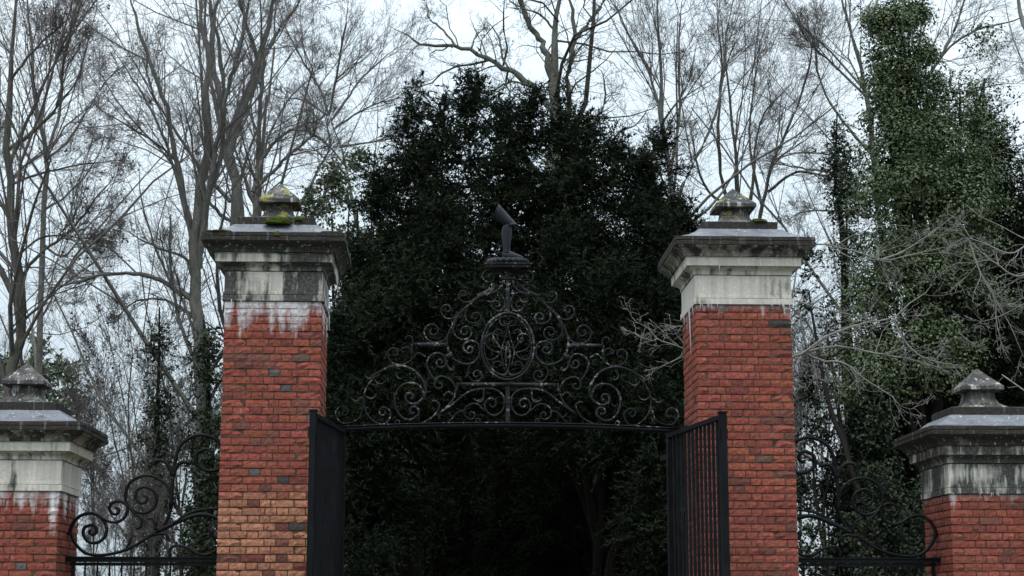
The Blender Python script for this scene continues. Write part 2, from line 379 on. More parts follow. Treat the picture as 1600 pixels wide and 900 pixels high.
    put('cyma_moulding', rough_loft('cyma_moulding', cx, cyy, [(.573, z(.459)), (.590, z(.463)), (.597, z(.485)), (.615, z(.510)), (.645, z(.530)), (.672, z(.545)), (.682, z(.556))], .003, seed + 4), S2, t)
    put('coping_slab', rough_loft('coping_slab', cx, cyy, [(.683, z(.557)), (.693, z(.559)), (.694, z(.592)), (.684, z(.597)), (.684, z(.602)), (.690, z(.606)), (.689, z(.640)), (.60, z(.648))], .006, seed + 5), S3, t)
    put('lead_weathering', rough_loft('lead_weathering', cx, cyy, [(.63, z(.644)), (.625, z(.655)), (.54, z(.688)), (.46, z(.735)), (.415, z(.774))], .004, seed + 6), M['lead'], t)
    put('upper_block', rough_loft('upper_block', cx, cyy, [(.365, z(.745)), (.375, z(.772)), (.378, z(.853)), (.368, z(.860))], .004, seed + 7), S3, t)
    put('finial_neck', rough_loft('finial_neck', cx, cyy, [(.27, z(.858)), (.262, z(.866)), (.205, z(.890)), (.160, z(.925)), (.135, z(.970)), (.122, z(1.048))], .0015, seed + 8, 5), S4, t)
    put('finial_cap', rough_loft('finial_cap', cx, cyy, [(.118, z(1.046)), (.197, z(1.049)), (.206, z(1.054)), (.205, z(1.088)), (.004, z(1.285))], .0016, seed + 9, 6), S4, t)
    return t
TL, TS = 4.618, 2.786
XL = -2.053; XR = 2 * XC - XL - W; XLL = -3.5386 - W; XRL = 2 * XC + 3.5386
A1, B1 = [2, 3, 2, 2, 4, 4], [4, 4, 2, 2, 3, 2]; A2, B2 = [4, 2, 2, 2, 3, 4], [2, 3, 4, 2, 4, 2]
pL = pillar(XL, TL, 'tall brick pillar with faded orange bricks low down and moss on its stone cap', A1, B1, 1, True, .80, .34, .50, 3, blot=(-1.30, .26), lichen=.55)
pR = pillar(XR, TL, 'tall all-red brick pillar with a clean pale stone frieze and dripping cornice', A2, B2, -1, False, .30, .24, .20, 5, lichen=.45)
pLL = pillar(XLL, TS, 'low brick pillar with pale clean stone frieze beside the open scrolled railing', A1, B1, 1, False, .62, .40, .22, 8, lichen=.1)
pRL = pillar(XRL, TS, 'low brick pillar with black soot-streaked stone frieze in front of dark ivy', A2, B2, -1, False, .40, .22, .70, 13, lichen=.05)
for x, y, zz, L in [(XL + W / 2 - .40, -.02, TL + .006, .10), (XL + W / 2 - .31, -.02, TL + .006, .05)]: drip(pL, x, y, zz, L)
for y, L in [(.80, .17), (.83, .06), (.72, .05), (.60, .10), (.35, .05)]: drip(pL, XL + W / 2 + .562, y, TL + .372, L)
drip(pL, XL + W + .017, .83, TL + .004, .16, .008)
for k in range(13):
    rr = rb.random(); drip(pR, XR + (.02 + rr * .2 if k < 7 else .70 + rr * .22), -.02, TL + .006, rb.uniform(.03, .07), .005)
drip(pR, XR + .86, -.018, TL + .006, .13, .006); drip(pR, XR + .22, -.098, TL + .372, .06, .006)
for y, L in [(.1, .12), (.3, .5), (.34, .3), (.7, .1)]: drip(pR, XR - .018, y, TL + .006, L, .007)
for k in range(8): drip(pRL, XRL + rb.uniform(.0, .9), -.018, TS + .006, rb.uniform(.02, .05), .006)
moss(pL, XL + W / 2 + .02, .02, TL + .785, .13, .07, .06, 3); moss(pL, XL + W / 2 + .04, -.215, TL + .61, .035, .02, .035, 5)
moss(pL, XL + W / 2 - .52, -.18, TL + .645, .13, .05, .018, 6); moss(pL, XL + W / 2 + .55, -.16, TL + .645, .10, .05, .02, 8)
moss(pL, XL + W / 2 + .22, .08, TL + .83, .035, .03, .035, 9)
moss(pR, XR + W / 2 + .20, .12, TL + .865, .08, .05, .03, 4)

# ------------------------------------------------------------------ wrought iron
def catmull(pts, per=6):
    p = [np.array(q, float) for q in pts]; p = [2 * p[0] - p[1]] + p + [2 * p[-1] - p[-2]]; out = []
    for i in range(1, len(p) - 2):
        for k in range(per):
            t = k / per; a, b_, c, d = p[i - 1:i + 3]
            out.append(.5 * (2 * b_ + (c - a) * t + (2 * a - 5 * b_ + 4 * c - d) * t * t + (3 * b_ - a - 3 * c + d) * t ** 3))
    out.append(p[-2]); return np.array(out)
def bar_mesh(name, xz, w, d, Y, taper=(1, 1)):
    """flat bar: in-plane width w, depth d, along a polyline in the XZ plane"""
    xz = np.asarray(xz); n = len(xz); tg = np.gradient(xz, axis=0); tg /= np.linalg.norm(tg, axis=1)[:, None] + 1e-9
    nr = np.stack([-tg[:, 1], tg[:, 0]], 1); s = np.linspace(0, 1, n)
    ww = w * (taper[0] + (1 - taper[0]) * np.clip(s / .3, 0, 1)) * (taper[1] + (1 - taper[1]) * np.clip((1 - s) / .3, 0, 1))
    V = []
    for i in range(n):
        for sx, sd_ in ((1, -1), (-1, -1), (-1, 1), (1, 1)):
            q = xz[i] + nr[i] * ww[i] * .5 * sx; V.append((q[0], Y + sd_ * d / 2, q[1]))
    Q = [(i * 4 + k, i * 4 + (k + 1) % 4, i * 4 + 4 + (k + 1) % 4, i * 4 + 4 + k) for i in range(n - 1) for k in range(4)]
    Q += [(3, 2, 1, 0), tuple((n - 1) * 4 + k for k in range(4))]
    return np_mesh(name, V, Q)
def spiral_from(path, c, turns, rend=.22):
    v = path[-1] - c; r0 = np.linalg.norm(v); a0 = math.atan2(v[1], v[0]); tg = path[-1] - path[-2]
    sgn = 1 if (v[0] * tg[1] - v[1] * tg[0]) > 0 else -1; n = max(6, int(18 * turns)); out = []
    for k in range(1, n + 1):
        t = k / n; r = r0 * (1 - t) ** 1.0 * (1 - rend) + r0 * rend; a = a0 + sgn * t * turns * 2 * math.pi; out.append(c + r * np.array([math.cos(a), math.sin(a)]))
    return np.array(out)
def px_to_xz(pts, zone, Y):
    zx, zy, s = zone; out = []
    for a, b_ in pts:
        q = P(zx + a / s, zy + b_ / s, Y); out.append((q[0], q[2]))
    return np.array(out)
ZA, ZB, ZC, ZD, ZE, ZF = (520, 400, 3.214), (640, 440, 7.5), (640, 550, 7.5), (740, 480, 6.927), (690, 395, 7.5), (540, 470, 4.286)
ZG = (470, 620, 11.25); ZH = (100, 660, 4.092); ZN = (0, 0, 1)
YO = .47
def mirror(xz): q = xz.copy(); q[:, 0] = 2 * XC - q[:, 0]; return q
def scroll(parent, zone, pts, w=.018, c=None, turns=.6, both=True, d=.022, name='scroll', mat=None, taper=(1, .7), Y=None):
    Y = YO if Y is None else Y
    xz = catmull(px_to_xz(pts, zone, Y), 5); w = w * .78 if name == 'scroll' else w
    if c is not None: xz = np.vstack([xz, spiral_from(xz, px_to_xz([c], zone, Y)[0], turns)])
    for k, q in enumerate([xz, mirror(xz)] if both else [xz]):
        dd = d + (random.random() * .006); put(name, bar_mesh(name, q, w, dd, Y), mat or M['iron_worn_glint'], parent)
def leaf_curl(parent, zone, c, size, ang, both=True):
    """small beaten leaf: a cupped blade with a turned-up tip"""
    q = px_to_xz([c], zone, YO)[0]
    for sgn in ((1, -1) if both else (1,)):
        V = []; Fc = []; n = 7
        for i in range(n):
            t = i / (n - 1); wv = math.sin(math.pi * min(t + .12, 1)) * .38 + .04
            x = (t - .5) * 2; z = .75 * x * x - .25
            for s in (-1, 0, 1): V.append((x, s * wv * .8, z + abs(s) * .22 * wv))
        for i in range(n - 1):
            for k in range(2): a = i * 3 + k; Fc.append((a, a + 1, a + 4, a + 3))
        ca, sa = math.cos(ang), math.sin(ang); X0 = q[0] if sgn > 0 else 2 * XC - q[0]
        W_ = [(X0 + sgn * size * (x * ca - z * sa), YO - .012 + size * y, q[1] + size * (x * sa + z * ca)) for x, y, z in V]
        n0 = len(W_); W_ += [(x, y, z - .006) for x, y, z in W_]; Fc = Fc + [tuple(i + n0 for i in reversed(f)) for f in Fc]
        put('iron_leaf', py_mesh('iron_leaf', W_, Fc, True), M['leaf_worn'], parent)
ov = thing('gate_overthrow', 'wrought iron overthrow of scrolls and oval monogram spanning the gateway between tall pillars', 'gate arch', (XC, YO, 3.46))
T = .019
# crown of the overthrow
scroll(ov, ZE, [(715, 300), (690, 250), (640, 207), (560, 195), (495, 230), (478, 285), (505, 330), (550, 345)], T, (568, 288), .9)
scroll(ov, ZN, [(785.3, 437.7), (784, 445.7), (778, 453), (770, 457), (756.7, 460.3), (747.3, 464.3), (736.7, 473.7), (722, 485.7), (711.5, 499), (704.5, 513), (698.5, 528), (699, 541), (703, 552.5), (708, 560.7), (720, 567.3), (730.7, 569.3), (740, 566), (748, 558), (749.7, 547.5), (746.7, 537.3), (738.7, 533.3), (732, 533.3), (725.3, 537.3), (724, 545.3), (729.3, 551.3)], .027, (733.6, 545.5), .9)
scroll(ov, ZE, [(410, 500), (470, 482), (530, 455), (590, 420), (625, 375)], .030, None, name='acanthus_bar', taper=(.7, .8))
scroll(ov, ZE, [(520, 484), (640, 465), (700, 490), (740, 560), (735, 630), (700, 675), (655, 685), (600, 650), (585, 615)], T, (645, 612), .9)
scroll(ov, ZE, [(410, 525), (340, 570), (270, 580), (215, 545), (198, 495), (225, 452)], .018, (255, 488), .8)
scroll(ov, ZB, [(575, 380), (510, 430), (440, 435), (390, 400), (368, 345), (385, 295), (430, 272)], .018, (438, 325), .9)
scroll(ov, ZB, [(450, 630), (400, 690), (330, 715), (260, 710), (200, 670), (170, 600), (190, 540), (240, 502)], .020, (268, 580), 1.0)
scroll(ov, ZB, [(715, 250), (660, 330), (650, 400), (670, 450), (720, 485), (790, 485), (830, 450)], .018, (770, 415), 1.0)
scroll(ov, ZB, [(560, 410), (515, 530), (515, 590), (550, 650), (620, 680), (690, 665), (725, 620)], .018, (650, 590), 1.1)
scroll(ov, ZN, [(645, 538.5), (700, 538.5)], .034, None, d=.04, name='cross_bar', taper=(1, 1))
scroll(ov, ZN, [(643.5, 538), (643.5, 556)], .026, None, d=.03, name='drop_bar', taper=(1, 1))
scroll(ov, ZF, [(398, 256), (412, 239), (438, 239), (450, 262), (446, 300)], .016)
scroll(ov, ZF, [(535, 375), (490, 350), (455, 375), (430, 405), (380, 428), (320, 420), (285, 380), (285, 340), (308, 318)], .018, (325, 352), .7)
scroll(ov, ZF, [(437, 390), (437, 335), (410, 310), (380, 320)], .016, (390, 337), .6)
scroll(ov, ZF, [(165, 512), (220, 480), (290, 445), (360, 435), (420, 447), (480, 485), (520, 540), (537, 600), (520, 650), (480, 685), (440, 692), (410, 675)], .028, (435, 645), .9)
scroll(ov, ZF, [(522, 650), (515, 600), (480, 560), (430, 550), (380, 565), (340, 610), (327, 670), (345, 740), (390, 790), (440, 795), (485, 765)], .026, (452, 740), 1.0)
scroll(ov, ZF, [(195, 505), (140, 580), (120, 650), (130, 730), (170, 790), (220, 825), (270, 820), (300, 775), (295, 735), (260, 713)], .018, (252, 748), .9)
scroll(ov, ZF, [(118, 700), (95, 775), (60, 806), (0, 822), (-40, 808), (-68, 762)], .016, (-15, 748), .9)
scroll(ov, ZC, [(375, 705), (520, 600), (610, 525), (700, 465), (790, 435), (900, 425), (1000, 440), (1080, 490), (1110, 580), (1090, 680), (1020, 740), (950, 735), (900, 690), (880, 620), (910, 560)], .022, (962, 612), .9)
scroll(ov, ZC, [(895, 690), (860, 670), (810, 620), (750, 605), (680, 630), (640, 680), (650, 750), (710, 790)], .018, (722, 735), .9)
scroll(ov, ZC, [(350, 725), (480, 600), (540, 480), (540, 420), (490, 340), (420, 295), (350, 290), (300, 330), (290, 390)], .024, (350, 385), .8)
scroll(ov, ZC, [(290, 325), (250, 270), (210, 190), (200, 120), (230, 60), (290, 20), (360, 20), (410, 60), (430, 130)], .024, (360, 125), 1.1)
scroll(ov, ZC, [(140, 835), (230, 790), (300, 730), (345, 650), (345, 605), (300, 575), (270, 580)], .020)
scroll(ov, ZC, [(715, 148), (680, 210), (690, 280), (740, 340), (800, 340), (845, 300)], .017, (785, 268), 1.0)
scroll(ov, ZC, [(440, 100), (440, 160), (475, 195), (515, 205)], .020, (500, 180), .3, name='iron_tendril')
scroll(ov, ZC, [(430, 60), (500, 25)], .05, None, name='collar', taper=(1, 1))
scroll(ov, ZC, [(455, 710), (480, 745), (520, 765)], .016); scroll(ov, ZC, [(450, 815), (500, 780), (545, 720), (600, 690), (640, 690)], .016)
scroll(ov, ZC, [(780, 815), (780, 790), (800, 780), (825, 795), (825, 820)], .016)
scroll(ov, ZF, [(335, 825), (335, 805), (352, 800), (362, 815), (362, 828)], .014)
scroll(ov, ZC, [(870, 430), (868, 490), (855, 545), (800, 570)], .014, name='iron_tendril')
scroll(ov, ZC, [(510, 505), (470, 470), (430, 480), (400, 515)], .016, name='iron_tendril')
scroll(ov, ZC, [(575, 380), (1155, 380)], .032, None, d=.045, name='cross_bar', taper=(1, 1))
scroll(ov, ZC, [(566, 365), (552, 440), (530, 470)], .024, None, d=.03, name='drop_bar', taper=(1, 1))
def vbar(parent, name, x0, x1, y0, y1, z0, z1, mat): return put(name, boxes_mesh(name, [(x0, x1, y0, y1, z0, z1)]), mat, parent)
zb = P(793, 662, YO)[2]
zo0 = P(793, 490, YO)[2]; zo1 = P(793, 594, YO)[2]; zplate = P(793, 416, YO)[2]
vbar(ov, 'centre_post', XC - .016, XC + .016, YO - .016, YO + .016, zo0, zplate, M['iron_worn_glint'])
vbar(ov, 'centre_post', XC - .020, XC + .020, YO - .018, YO + .018, zb, zo1 - .02, M['iron_worn_glint'])
vbar(ov, 'collar', XC - .075, XC + .075, YO - .03, YO + .03, P(0, 0, 0)[2] * 0 + P(793, 436.5, YO)[2], P(793, 432.5, YO)[2], M['iron_worn_glint'])
vbar(ov, 'collar', XC - .045, XC + .045, YO - .03, YO + .03, P(793, 631, YO)[2], P(793, 628.5, YO)[2], M['iron_worn_glint'])
vbar(ov, 'top_plate', XC - .225, XC + .225, YO - .11, YO + .11, P(793, 420, YO)[2], P(793, 416, YO)[2], M['iron_worn_glint'])
vbar(ov, 'top_plate', XC - .24, XC + .24, YO - .125, YO + .125, P(793, 416, YO)[2], P(793, 413.6, YO)[2], M['iron_worn_glint'])
# oval ring with the monogram
oc = P(793.2, 541.4, YO); orx, orz = .262, .335
for rx, rz, w, d in ((orx, orz, .022, .05), (orx - .026, orz - .03, .012, .03)):
    a = np.linspace(0, 2 * math.pi, 73); xz = np.stack([XC + rx * np.cos(a), oc[2] + rz * np.sin(a)], 1)
    put('oval_ring', bar_mesh('oval_ring', xz, w, d, YO), M['iron_worn_glint'], ov)
mono = dict(w=.011, d=.014, name='monogram_stroke')
scroll(ov, ZD, [(370, 190), (330, 203), (290, 178), (288, 128), (325, 100), (370, 95)], c=None, **mono)
scroll(ov, ZD, [(345, 190), (355, 165), (335, 150)], c=(332, 165), turns=.5, **mono)
scroll(ov, ZD, [(368, 205), (340, 340), (300, 470), (315, 580), (330, 640)], **mono)
scroll(ov, ZD, [(285, 492), (220, 475), (150, 435), (125, 360), (150, 305), (210, 285), (255, 310), (265, 355)], c=(225, 345), turns=.8, **mono)
scroll(ov, ZD, [(300, 460), (250, 380), (215, 330), (215, 275), (260, 240), (305, 258)], c=(290, 275), turns=.5, **mono)
scroll(ov, ZD, [(380, 430), (330, 432), (290, 490), (240, 550), (180, 568), (125, 545)], **mono)
scroll(ov, ZD, [(205, 690), (205, 630), (240, 590), (290, 592)], c=(280, 620), turns=.5, **mono)
scroll(ov, ZD, [(372, 380), (345, 510), (385, 560), (385, 640), (350, 710), (300, 728), (215, 690)], **mono)
scroll(ov, ZD, [(372, 365), (385, 430), (345, 520), (355, 640)], **mono)
# bottom bar, gently cambered
xb = np.linspace(P(528, 667, YO)[0], 2 * XC - P(528, 667, YO)[0], 41); zcam = zb - .018 - .048 * ((xb - XC) / (xb[0] - XC)) ** 2
put('bottom_bar', bar_mesh('bottom_bar', np.stack([xb, zcam], 1), .042, .05, YO), M['iron_blue'], ov)
put('bottom_bar', bar_mesh('bottom_bar', np.stack([xb, zcam + .026], 1), .009, .07, YO), M['iron_worn_glint'], ov)
for zn, c, s, a in [(ZF, (155, 512), .045, -.2), (ZF, (230, 548), .055, -.1), (ZF, (358, 512), .042, -.5), (ZF, (70, 662), .05, .1), (ZF, (168, 645), .06, .05), (ZF, (105, 645), .03, .5), (ZE, (600, 560), .05, .5), (ZC, (825, 565), .055, .25), (ZC, (1115, 255), .05, .5), (ZC, (485, 200), .04, -.4), (ZC, (745, 120), .03, .5), (ZC, (985, 545), .035, -.2)]:
    leaf_curl(ov, zn, c, s, a)
# tie bars that carry the overthrow on the pillars
for s in (-1, 1):
    xa, xe = (XL + W - .03, xb[0] + .02) if s < 0 else (xb[-1] - .02, XR + .03)
    vbar(ov, 'tie_bar', xa, xe, YO - .02, YO + .02, zb - .085, zb - .05, M['iron'])

# ------------------------------------------------------------------ leg statue on its torse
st = thing('leg_statue', 'lead crest of a bent armoured leg standing on a twisted wreath', 'statue', (XC, YO, zplate))
def loft_rings(name, rings, mat, parent, n=14):
    """rings: centre (x,y,z), radius u, radius v, axis tilt about Y"""
    V = []; Fc = []
    for (x, y, z, ru, rv, tilt) in rings:
        for k in range(n):
            a = 2 * math.pi * k / n; u = ru * math.cos(a); v = rv * math.sin(a)
            V.append((x + u * math.cos(tilt), y + v, z + u * math.sin(tilt)))
    for i in range(len(rings) - 1):
        for k in range(n): Fc.append((i * n + k, i * n + (k + 1) % n, (i + 1) * n + (k + 1) % n, (i + 1) * n + k))
    Fc.append(tuple(range(n - 1, -1, -1))); Fc.append(tuple((len(rings) - 1) * n + k for k in range(n)))
    return put(name, py_mesh(name, V, Fc, True), mat, parent)
z0 = P(793, 413.6, YO)[2]
# torse: twisted oval wreath
V = []; Fc = []; nu, nv = 160, 12
for i in range(nu):
    a = 2 * math.pi * i / nu; c = Vector((XC + .165 * math.cos(a), YO + .075 * math.sin(a), z0 + .029)); e = Vector((math.cos(a), math.sin(a) * .6, 0)).normalized()
    for k in range(nv):
        b_ = 2 * math.pi * k / nv; r = .030 * (1 + .20 * math.cos(2 * b_ + 22 * a)); V.append(c + e * (r * math.cos(b_) * 1.5) + Vector((0, 0, r * math.sin(b_))))
for i in range(nu):
    for k in range(nv): Fc.append((i * nv + k, ((i + 1) % nu) * nv + k, ((i + 1) % nu) * nv + (k + 1) % nv, i * nv + (k + 1) % nv))
put('torse', py_mesh('torse', V, Fc, True), M['statue'], st)
zt = z0 + .052
lx = lambda zx: P(680 + zx / 5.296, 400, YO)[0]
lz = lambda zy: P(793, 300 + zy / 5.294, YO)[2]
# shoe, pointing to +X
loft_rings('shoe', [(lx(552), YO, lz(530), .035, .030, 1.57), (lx(575), YO, lz(530), .050, .042, 1.57), (lx(620), YO, lz(528), .052, .046, 1.50), (lx(660), YO, lz(537), .038, .046, 1.40), (lx(700), YO, lz(545), .028, .042, 1.35), (lx(725), YO, lz(550), .018, .030, 1.3), (lx(733), YO, lz(552), .006, .012, 1.3)], M['statue'], st)
put('sole', boxes_mesh('sole', [(lx(552), lx(730), YO - .035, YO + .035, zt - .02, zt + .006)]), M['statue'], st)
loft_rings('greave', [(lx(592), YO, lz(512), .038, .036, 0), (lx(592), YO, lz(498), .040, .038, 0), (lx(590), YO, lz(488), .034, .033, 0), (lx(590), YO, lz(450), .037, .036, 0), (lx(590), YO, lz(400), .046, .042, 0), (lx(591), YO, lz(350), .053, .047, 0), (lx(593), YO, lz(310), .050, .046, -.1), (lx(600), YO, lz(285), .042, .044, -.25), (lx(612), YO, lz(268), .036, .042, -.4)], M['statue'], st)
loft_rings('greave_strap', [(lx(592), YO, lz(506), .046, .042, 0), (lx(592), YO, lz(495), .046, .042, 0)], M['statue'], st)
put('greave_seam', bar_mesh('greave_seam', np.array([(lx(602), lz(z_)) for z_ in (300, 340, 400, 450, 488)]), .008, .10, YO), M['statue'], st)
# thigh plate: frustum from the knee up and back, open flaring end
def ring2(a, b_, depth):
    ax, az, bx_, bz = lx(a[0]), lz(a[1]), lx(b_[0]), lz(b_[1]); return ((ax + bx_) / 2, YO, (az + bz) / 2, math.hypot(bx_ - ax, bz - az) / 2, depth, math.atan2(bz - az, bx_ - ax))
lerp = lambda p_, q_, t: (p_[0] + (q_[0] - p_[0]) * t, p_[1] + (q_[1] - p_[1]) * t)
loft_rings('cuisse', [ring2(lerp((584, 280), (483, 224), t), lerp((684, 273), (529, 106), t), .048 + .030 * t) for t in (0, .06, .3, .6, .9, 1)], M['statue'], st, 20)
loft_rings('cuisse_rim', [ring2((481, 226), (529, 103), .082), ring2((476, 222), (524, 100), .080)], M['statue'], st, 20)
loft_rings('knee_cop', [ring2((572, 284), (664, 286), .050), ring2((580, 277), (688, 272), .054), ring2((588, 268), (672, 262), .050)], M['statue'], st, 18)
put('spur', bar_mesh('spur', np.array([(lx(556), lz(505)), (lx(535), lz(503)), (lx(515), lz(500))]), .010, .012, YO), M['statue'], st)
a = np.linspace(0, 2 * math.pi, 13); put('spur_rowel', bar_mesh('spur_rowel', np.stack([lx(508) + (.014 + .006 * (np.arange(13) % 2)) * np.cos(a), lz(500) + (.014 + .006 * (np.arange(13) % 2)) * np.sin(a)], 1), .012, .008, YO), M['statue'], st)

# ------------------------------------------------------------------ gate leaves (standing open towards the road)
def seg_box(name, a, b_, w, d, z0a, z1a, z0b, z1b, mat, parent):
    """box along the horizontal line a -> b_ (x,y), thickness w across it, sloping top allowed"""
    a = np.array(a); b_ = np.array(b_); t = (b_ - a) / np.linalg.norm(b_ - a); n = np.array([-t[1], t[0]]) * w / 2
    V = []
    for q, zz0, zz1 in ((a, z0a, z1a), (b_, z0b, z1b)):
        for s in (-1, 1):
            for z in (zz0, zz1): V.append((q[0] + n[0] * s, q[1] + n[1] * s, z))
    return put(name, py_mesh(name, V, BOXF), mat, parent)
def gate_leaf(hinge, free, zh, zf, nb, label, sgn):
    h = np.array(hinge); f = np.array(free); L = np.linalg.norm(f - h); t = (f - h) / L
    o = thing('gate_leaf', label, 'gate', (h[0], h[1], 0), 'iron gate leaves')
    zt = lambda u: zh + (zf - zh) * u / L
    pt = lambda u: h + t * u
    seg_box('hinge_stile', pt(0), pt(.05), .05, 0, .06, zt(0) + .01, .06, zt(.05) + .01, M['iron_blue'], o)
    seg_box('meeting_stile', pt(L - .07), pt(L), .055, 0, .05, zt(L) + .012, .05, zt(L) + .012, M['iron_blue'], o)
    seg_box('stile_cap', pt(L - .078), pt(L + .008), .07, 0, zt(L) + .013, zt(L) + .026, zt(L) + .013, zt(L) + .026, M['iron_blue'], o)
    seg_box('top_rail', pt(.05), pt(L - .07), .045, 0, zt(.05) - .042, zt(.05), zt(L) - .042, zt(L), M['iron_blue'], o)
    for z in (1.25, .18): seg_box('cross_rail', pt(.05), pt(L - .07), .035, 0, z, z + .05, z, z + .05, M['iron_blue'], o)
    for k in range(nb):
        u = .05 + (L - .12) * (k + 1) / (nb + 1); seg_box('gate_bar', pt(u - .0115), pt(u + .0115), .023, 0, .1, zt(u) - .02, .1, zt(u) - .02, M['iron_blue'], o)
    seg_box('lock_plate', pt(L - .068), pt(L - .01), .075, 0, zt(L) - .22, zt(L) - .13, zt(L) - .22, zt(L) - .13, M['iron_blue'], o)
    for z in (.5, zh - .25): seg_box('hinge_band', pt(-.22), pt(.06), .03, 0, z, z + .05, z, z + .05, M['iron'], o)
    return o
hl = P(537, 668, YO); hr = P(1044, 673, YO); YF = -1.05
fl = P(488.5, 644, YF); fr = P(1131, 647, YF)
gate_leaf(hl[:2], fl[:2], hl[2] - .02, fl[2], 15, 'black barred gate leaf folded back against the pillar with moss on its cap', 1)
gate_leaf(hr[:2], fr[:2], hr[2] - .03, fr[2], 12, 'black barred gate leaf, brick glimpsed between its bars, against the all-red tall pillar', -1)

# ------------------------------------------------------------------ side railings with scrolled cresting
def railing(flip, label):
    f = (lambda xz: mirror(xz)) if flip else (lambda xz: xz)
    xa, xz_ = XLL + W, XL
    o = thing('side_railing', label, 'railing', ((xa + xz_) / 2 if not flip else 2 * XC - (xa + xz_) / 2, YO, 0), 'scrolled side railings')
    MI = M['iron'] if not flip else M['iron_blue']
    def add(pts, w=.03, c=None, turns=.5, d=.03, taper=(1, .7), name='scroll'):
        xz = catmull(px_to_xz(pts, ZH, YO), 5)
        if c is not None: xz = np.vstack([xz, spiral_from(xz, px_to_xz([c], ZH, YO)[0], turns)])
        put(name, bar_mesh(name, f(xz), w, d + random.random() * .006, YO), MI, o)
    add([(640, 665), (590, 700), (520, 745), (440, 795), (350, 830), (250, 848), (150, 840), (85, 790), (45, 710), (55, 650), (110, 595), (180, 583), (240, 610), (272, 670), (262, 730), (215, 768), (160, 765), (125, 720), (130, 675), (175, 655)], .028, (178, 695), .9)
    add([(215, 592), (260, 622), (320, 640), (375, 620), (405, 570), (400, 530), (360, 505), (310, 515), (290, 550), (310, 583)], .026, (333, 560), .7)
    add([(590, 705), (650, 640), (685, 540), (680, 450), (640, 385), (570, 345), (490, 345), (420, 390), (393, 470), (410, 530), (460, 570), (520, 578), (575, 545), (592, 485), (570, 435), (510, 413), (465, 440), (460, 485), (490, 517)], .027, (508, 482), .6)
    add([(684, 550), (692, 400), (705, 300), (722, 200), (760, 130), (840, 85), (920, 85), (1000, 130), (1040, 210), (1000, 290), (920, 310), (850, 270), (850, 200), (900, 170)], .032, (915, 220), .6)
    add([(692, 340), (672, 280), (630, 247), (590, 247), (570, 272)], .034, None, taper=(1, .5), name='iron_leaf')
    add([(698, 340), (720, 285), (755, 255), (815, 262)], .034, None, taper=(1, .5), name='iron_leaf')
    add([(590, 700), (720, 640), (820, 600), (900, 590), (1000, 625), (1030, 700)], .040, (965, 690), .5)
    add([(700, 650), (780, 592), (870, 560), (1000, 548)], .022)
    add([(560, 722), (620, 712), (655, 720), (668, 748)], .028, None, taper=(1, .5), name='iron_leaf')
    add([(678, 858), (680, 810), (720, 787), (790, 802), (850, 838), (920, 845), (1000, 800)], .026)
    add([(415, 545), (460, 590), (495, 620), (490, 665), (462, 682)], .022, None, taper=(1, .4), name='iron_leaf')
    add([(590, 690), (580, 640), (560, 615), (540, 618)], .018, None, taper=(1, .4), name='iron_leaf')
    add([(400, 800), (420, 770), (425, 735)], .020, None, taper=(1, .3), name='iron_leaf')
    sgn = -1 if flip else 1
    def bx(name, x0, x1, z0, z1, dy):
        if flip: x0, x1 = 2 * XC - x1, 2 * XC - x0
        put(name, boxes_mesh(name, [(x0, x1, YO - dy, YO + dy, z0, z1)]), MI, o)
    zr = P(220, 870, YO)[2]
    bx('scroll_stud', xa - .02, P(110, 830, YO)[0], P(100, 836, YO)[2], P(100, 831, YO)[2], .02)
    bx('top_rail', xa - .03, xz_ + .02, zr - .012, zr, .06); bx('top_rail', xa - .025, xz_ + .02, zr - .05, zr - .012, .045)
    bx('mid_rail', xa + .03, xz_ + .02, zr - .085, zr - .055, .025); bx('bottom_rail', xa - .02, xz_ + .02, .15, .20, .025)
    n = 13
    for k in range(n):
        x = xa + .06 + (xz_ - xa - .09) * k / (n - 1); w = .016 if k else .03
        bx('railing_bar', x - w / 2, x + w / 2, .0 if k == 0 else .17, zr - .05, w / 2)
    return o
railing(False, 'black side railing with spiral scrolls open to the bare thicket')
railing(True, 'black side railing with spiral scrolls lost against dark ivy')

# ------------------------------------------------------------------ vegetation
def unit(v): return v / (np.linalg.norm(v, axis=-1, keepdims=True) + 1e-9)
def tubes(pts, rad, sides):
    """pts (M,K,3), rad (M,K) -> vertices, quads of M tapered tubes"""
    Mn, K, _ = pts.shape; t = unit(np.gradient(pts, axis=1))
    ref = np.where(np.abs(t[..., 2:3]) > .9, np.array([1.0, 0, 0]), np.array([0, 0, 1.0])); u = unit(np.cross(t, ref)); v = np.cross(t, u)
    a = 2 * np.pi * np.arange(sides) / sides
    V = pts[:, :, None, :] + rad[:, :, None, None] * (np.cos(a)[None, None, :, None] * u[:, :, None, :] + np.sin(a)[None, None, :, None] * v[:, :, None, :])
    i = np.arange(Mn)[:, None, None] * K * sides; j = np.arange(K - 1)[None, :, None] * sides; k = np.arange(sides)[None, None, :]; k2 = (k + 1) % sides
    Q = np.stack([i + j + k, i + j + k2, i + j + sides + k2, i + j + sides + k], -1).reshape(-1, 4)
    return V.reshape(-1, 3), Q
def join(parts):
    Vs, Qs, n = [], [], 0
    for V, Q in parts: Vs.append(V); Qs.append(Q + n); n += len(V)
    return np.vstack(Vs), np.vstack(Qs)
wob = np.random.default_rng(99)
def resample(p, K, r0, r1):
    p = catmull(p, 6); p[1:-1] += wob.normal(0, 1, (len(p) - 2, 3)) * (r0 * .32); d = np.r_[0, np.cumsum(np.linalg.norm(np.diff(p, axis=0), axis=1))]; s = np.linspace(0, d[-1], K)
    return np.stack([np.interp(s, d, p[:, i]) for i in range(3)], 1), np.linspace(r0, r1, K)
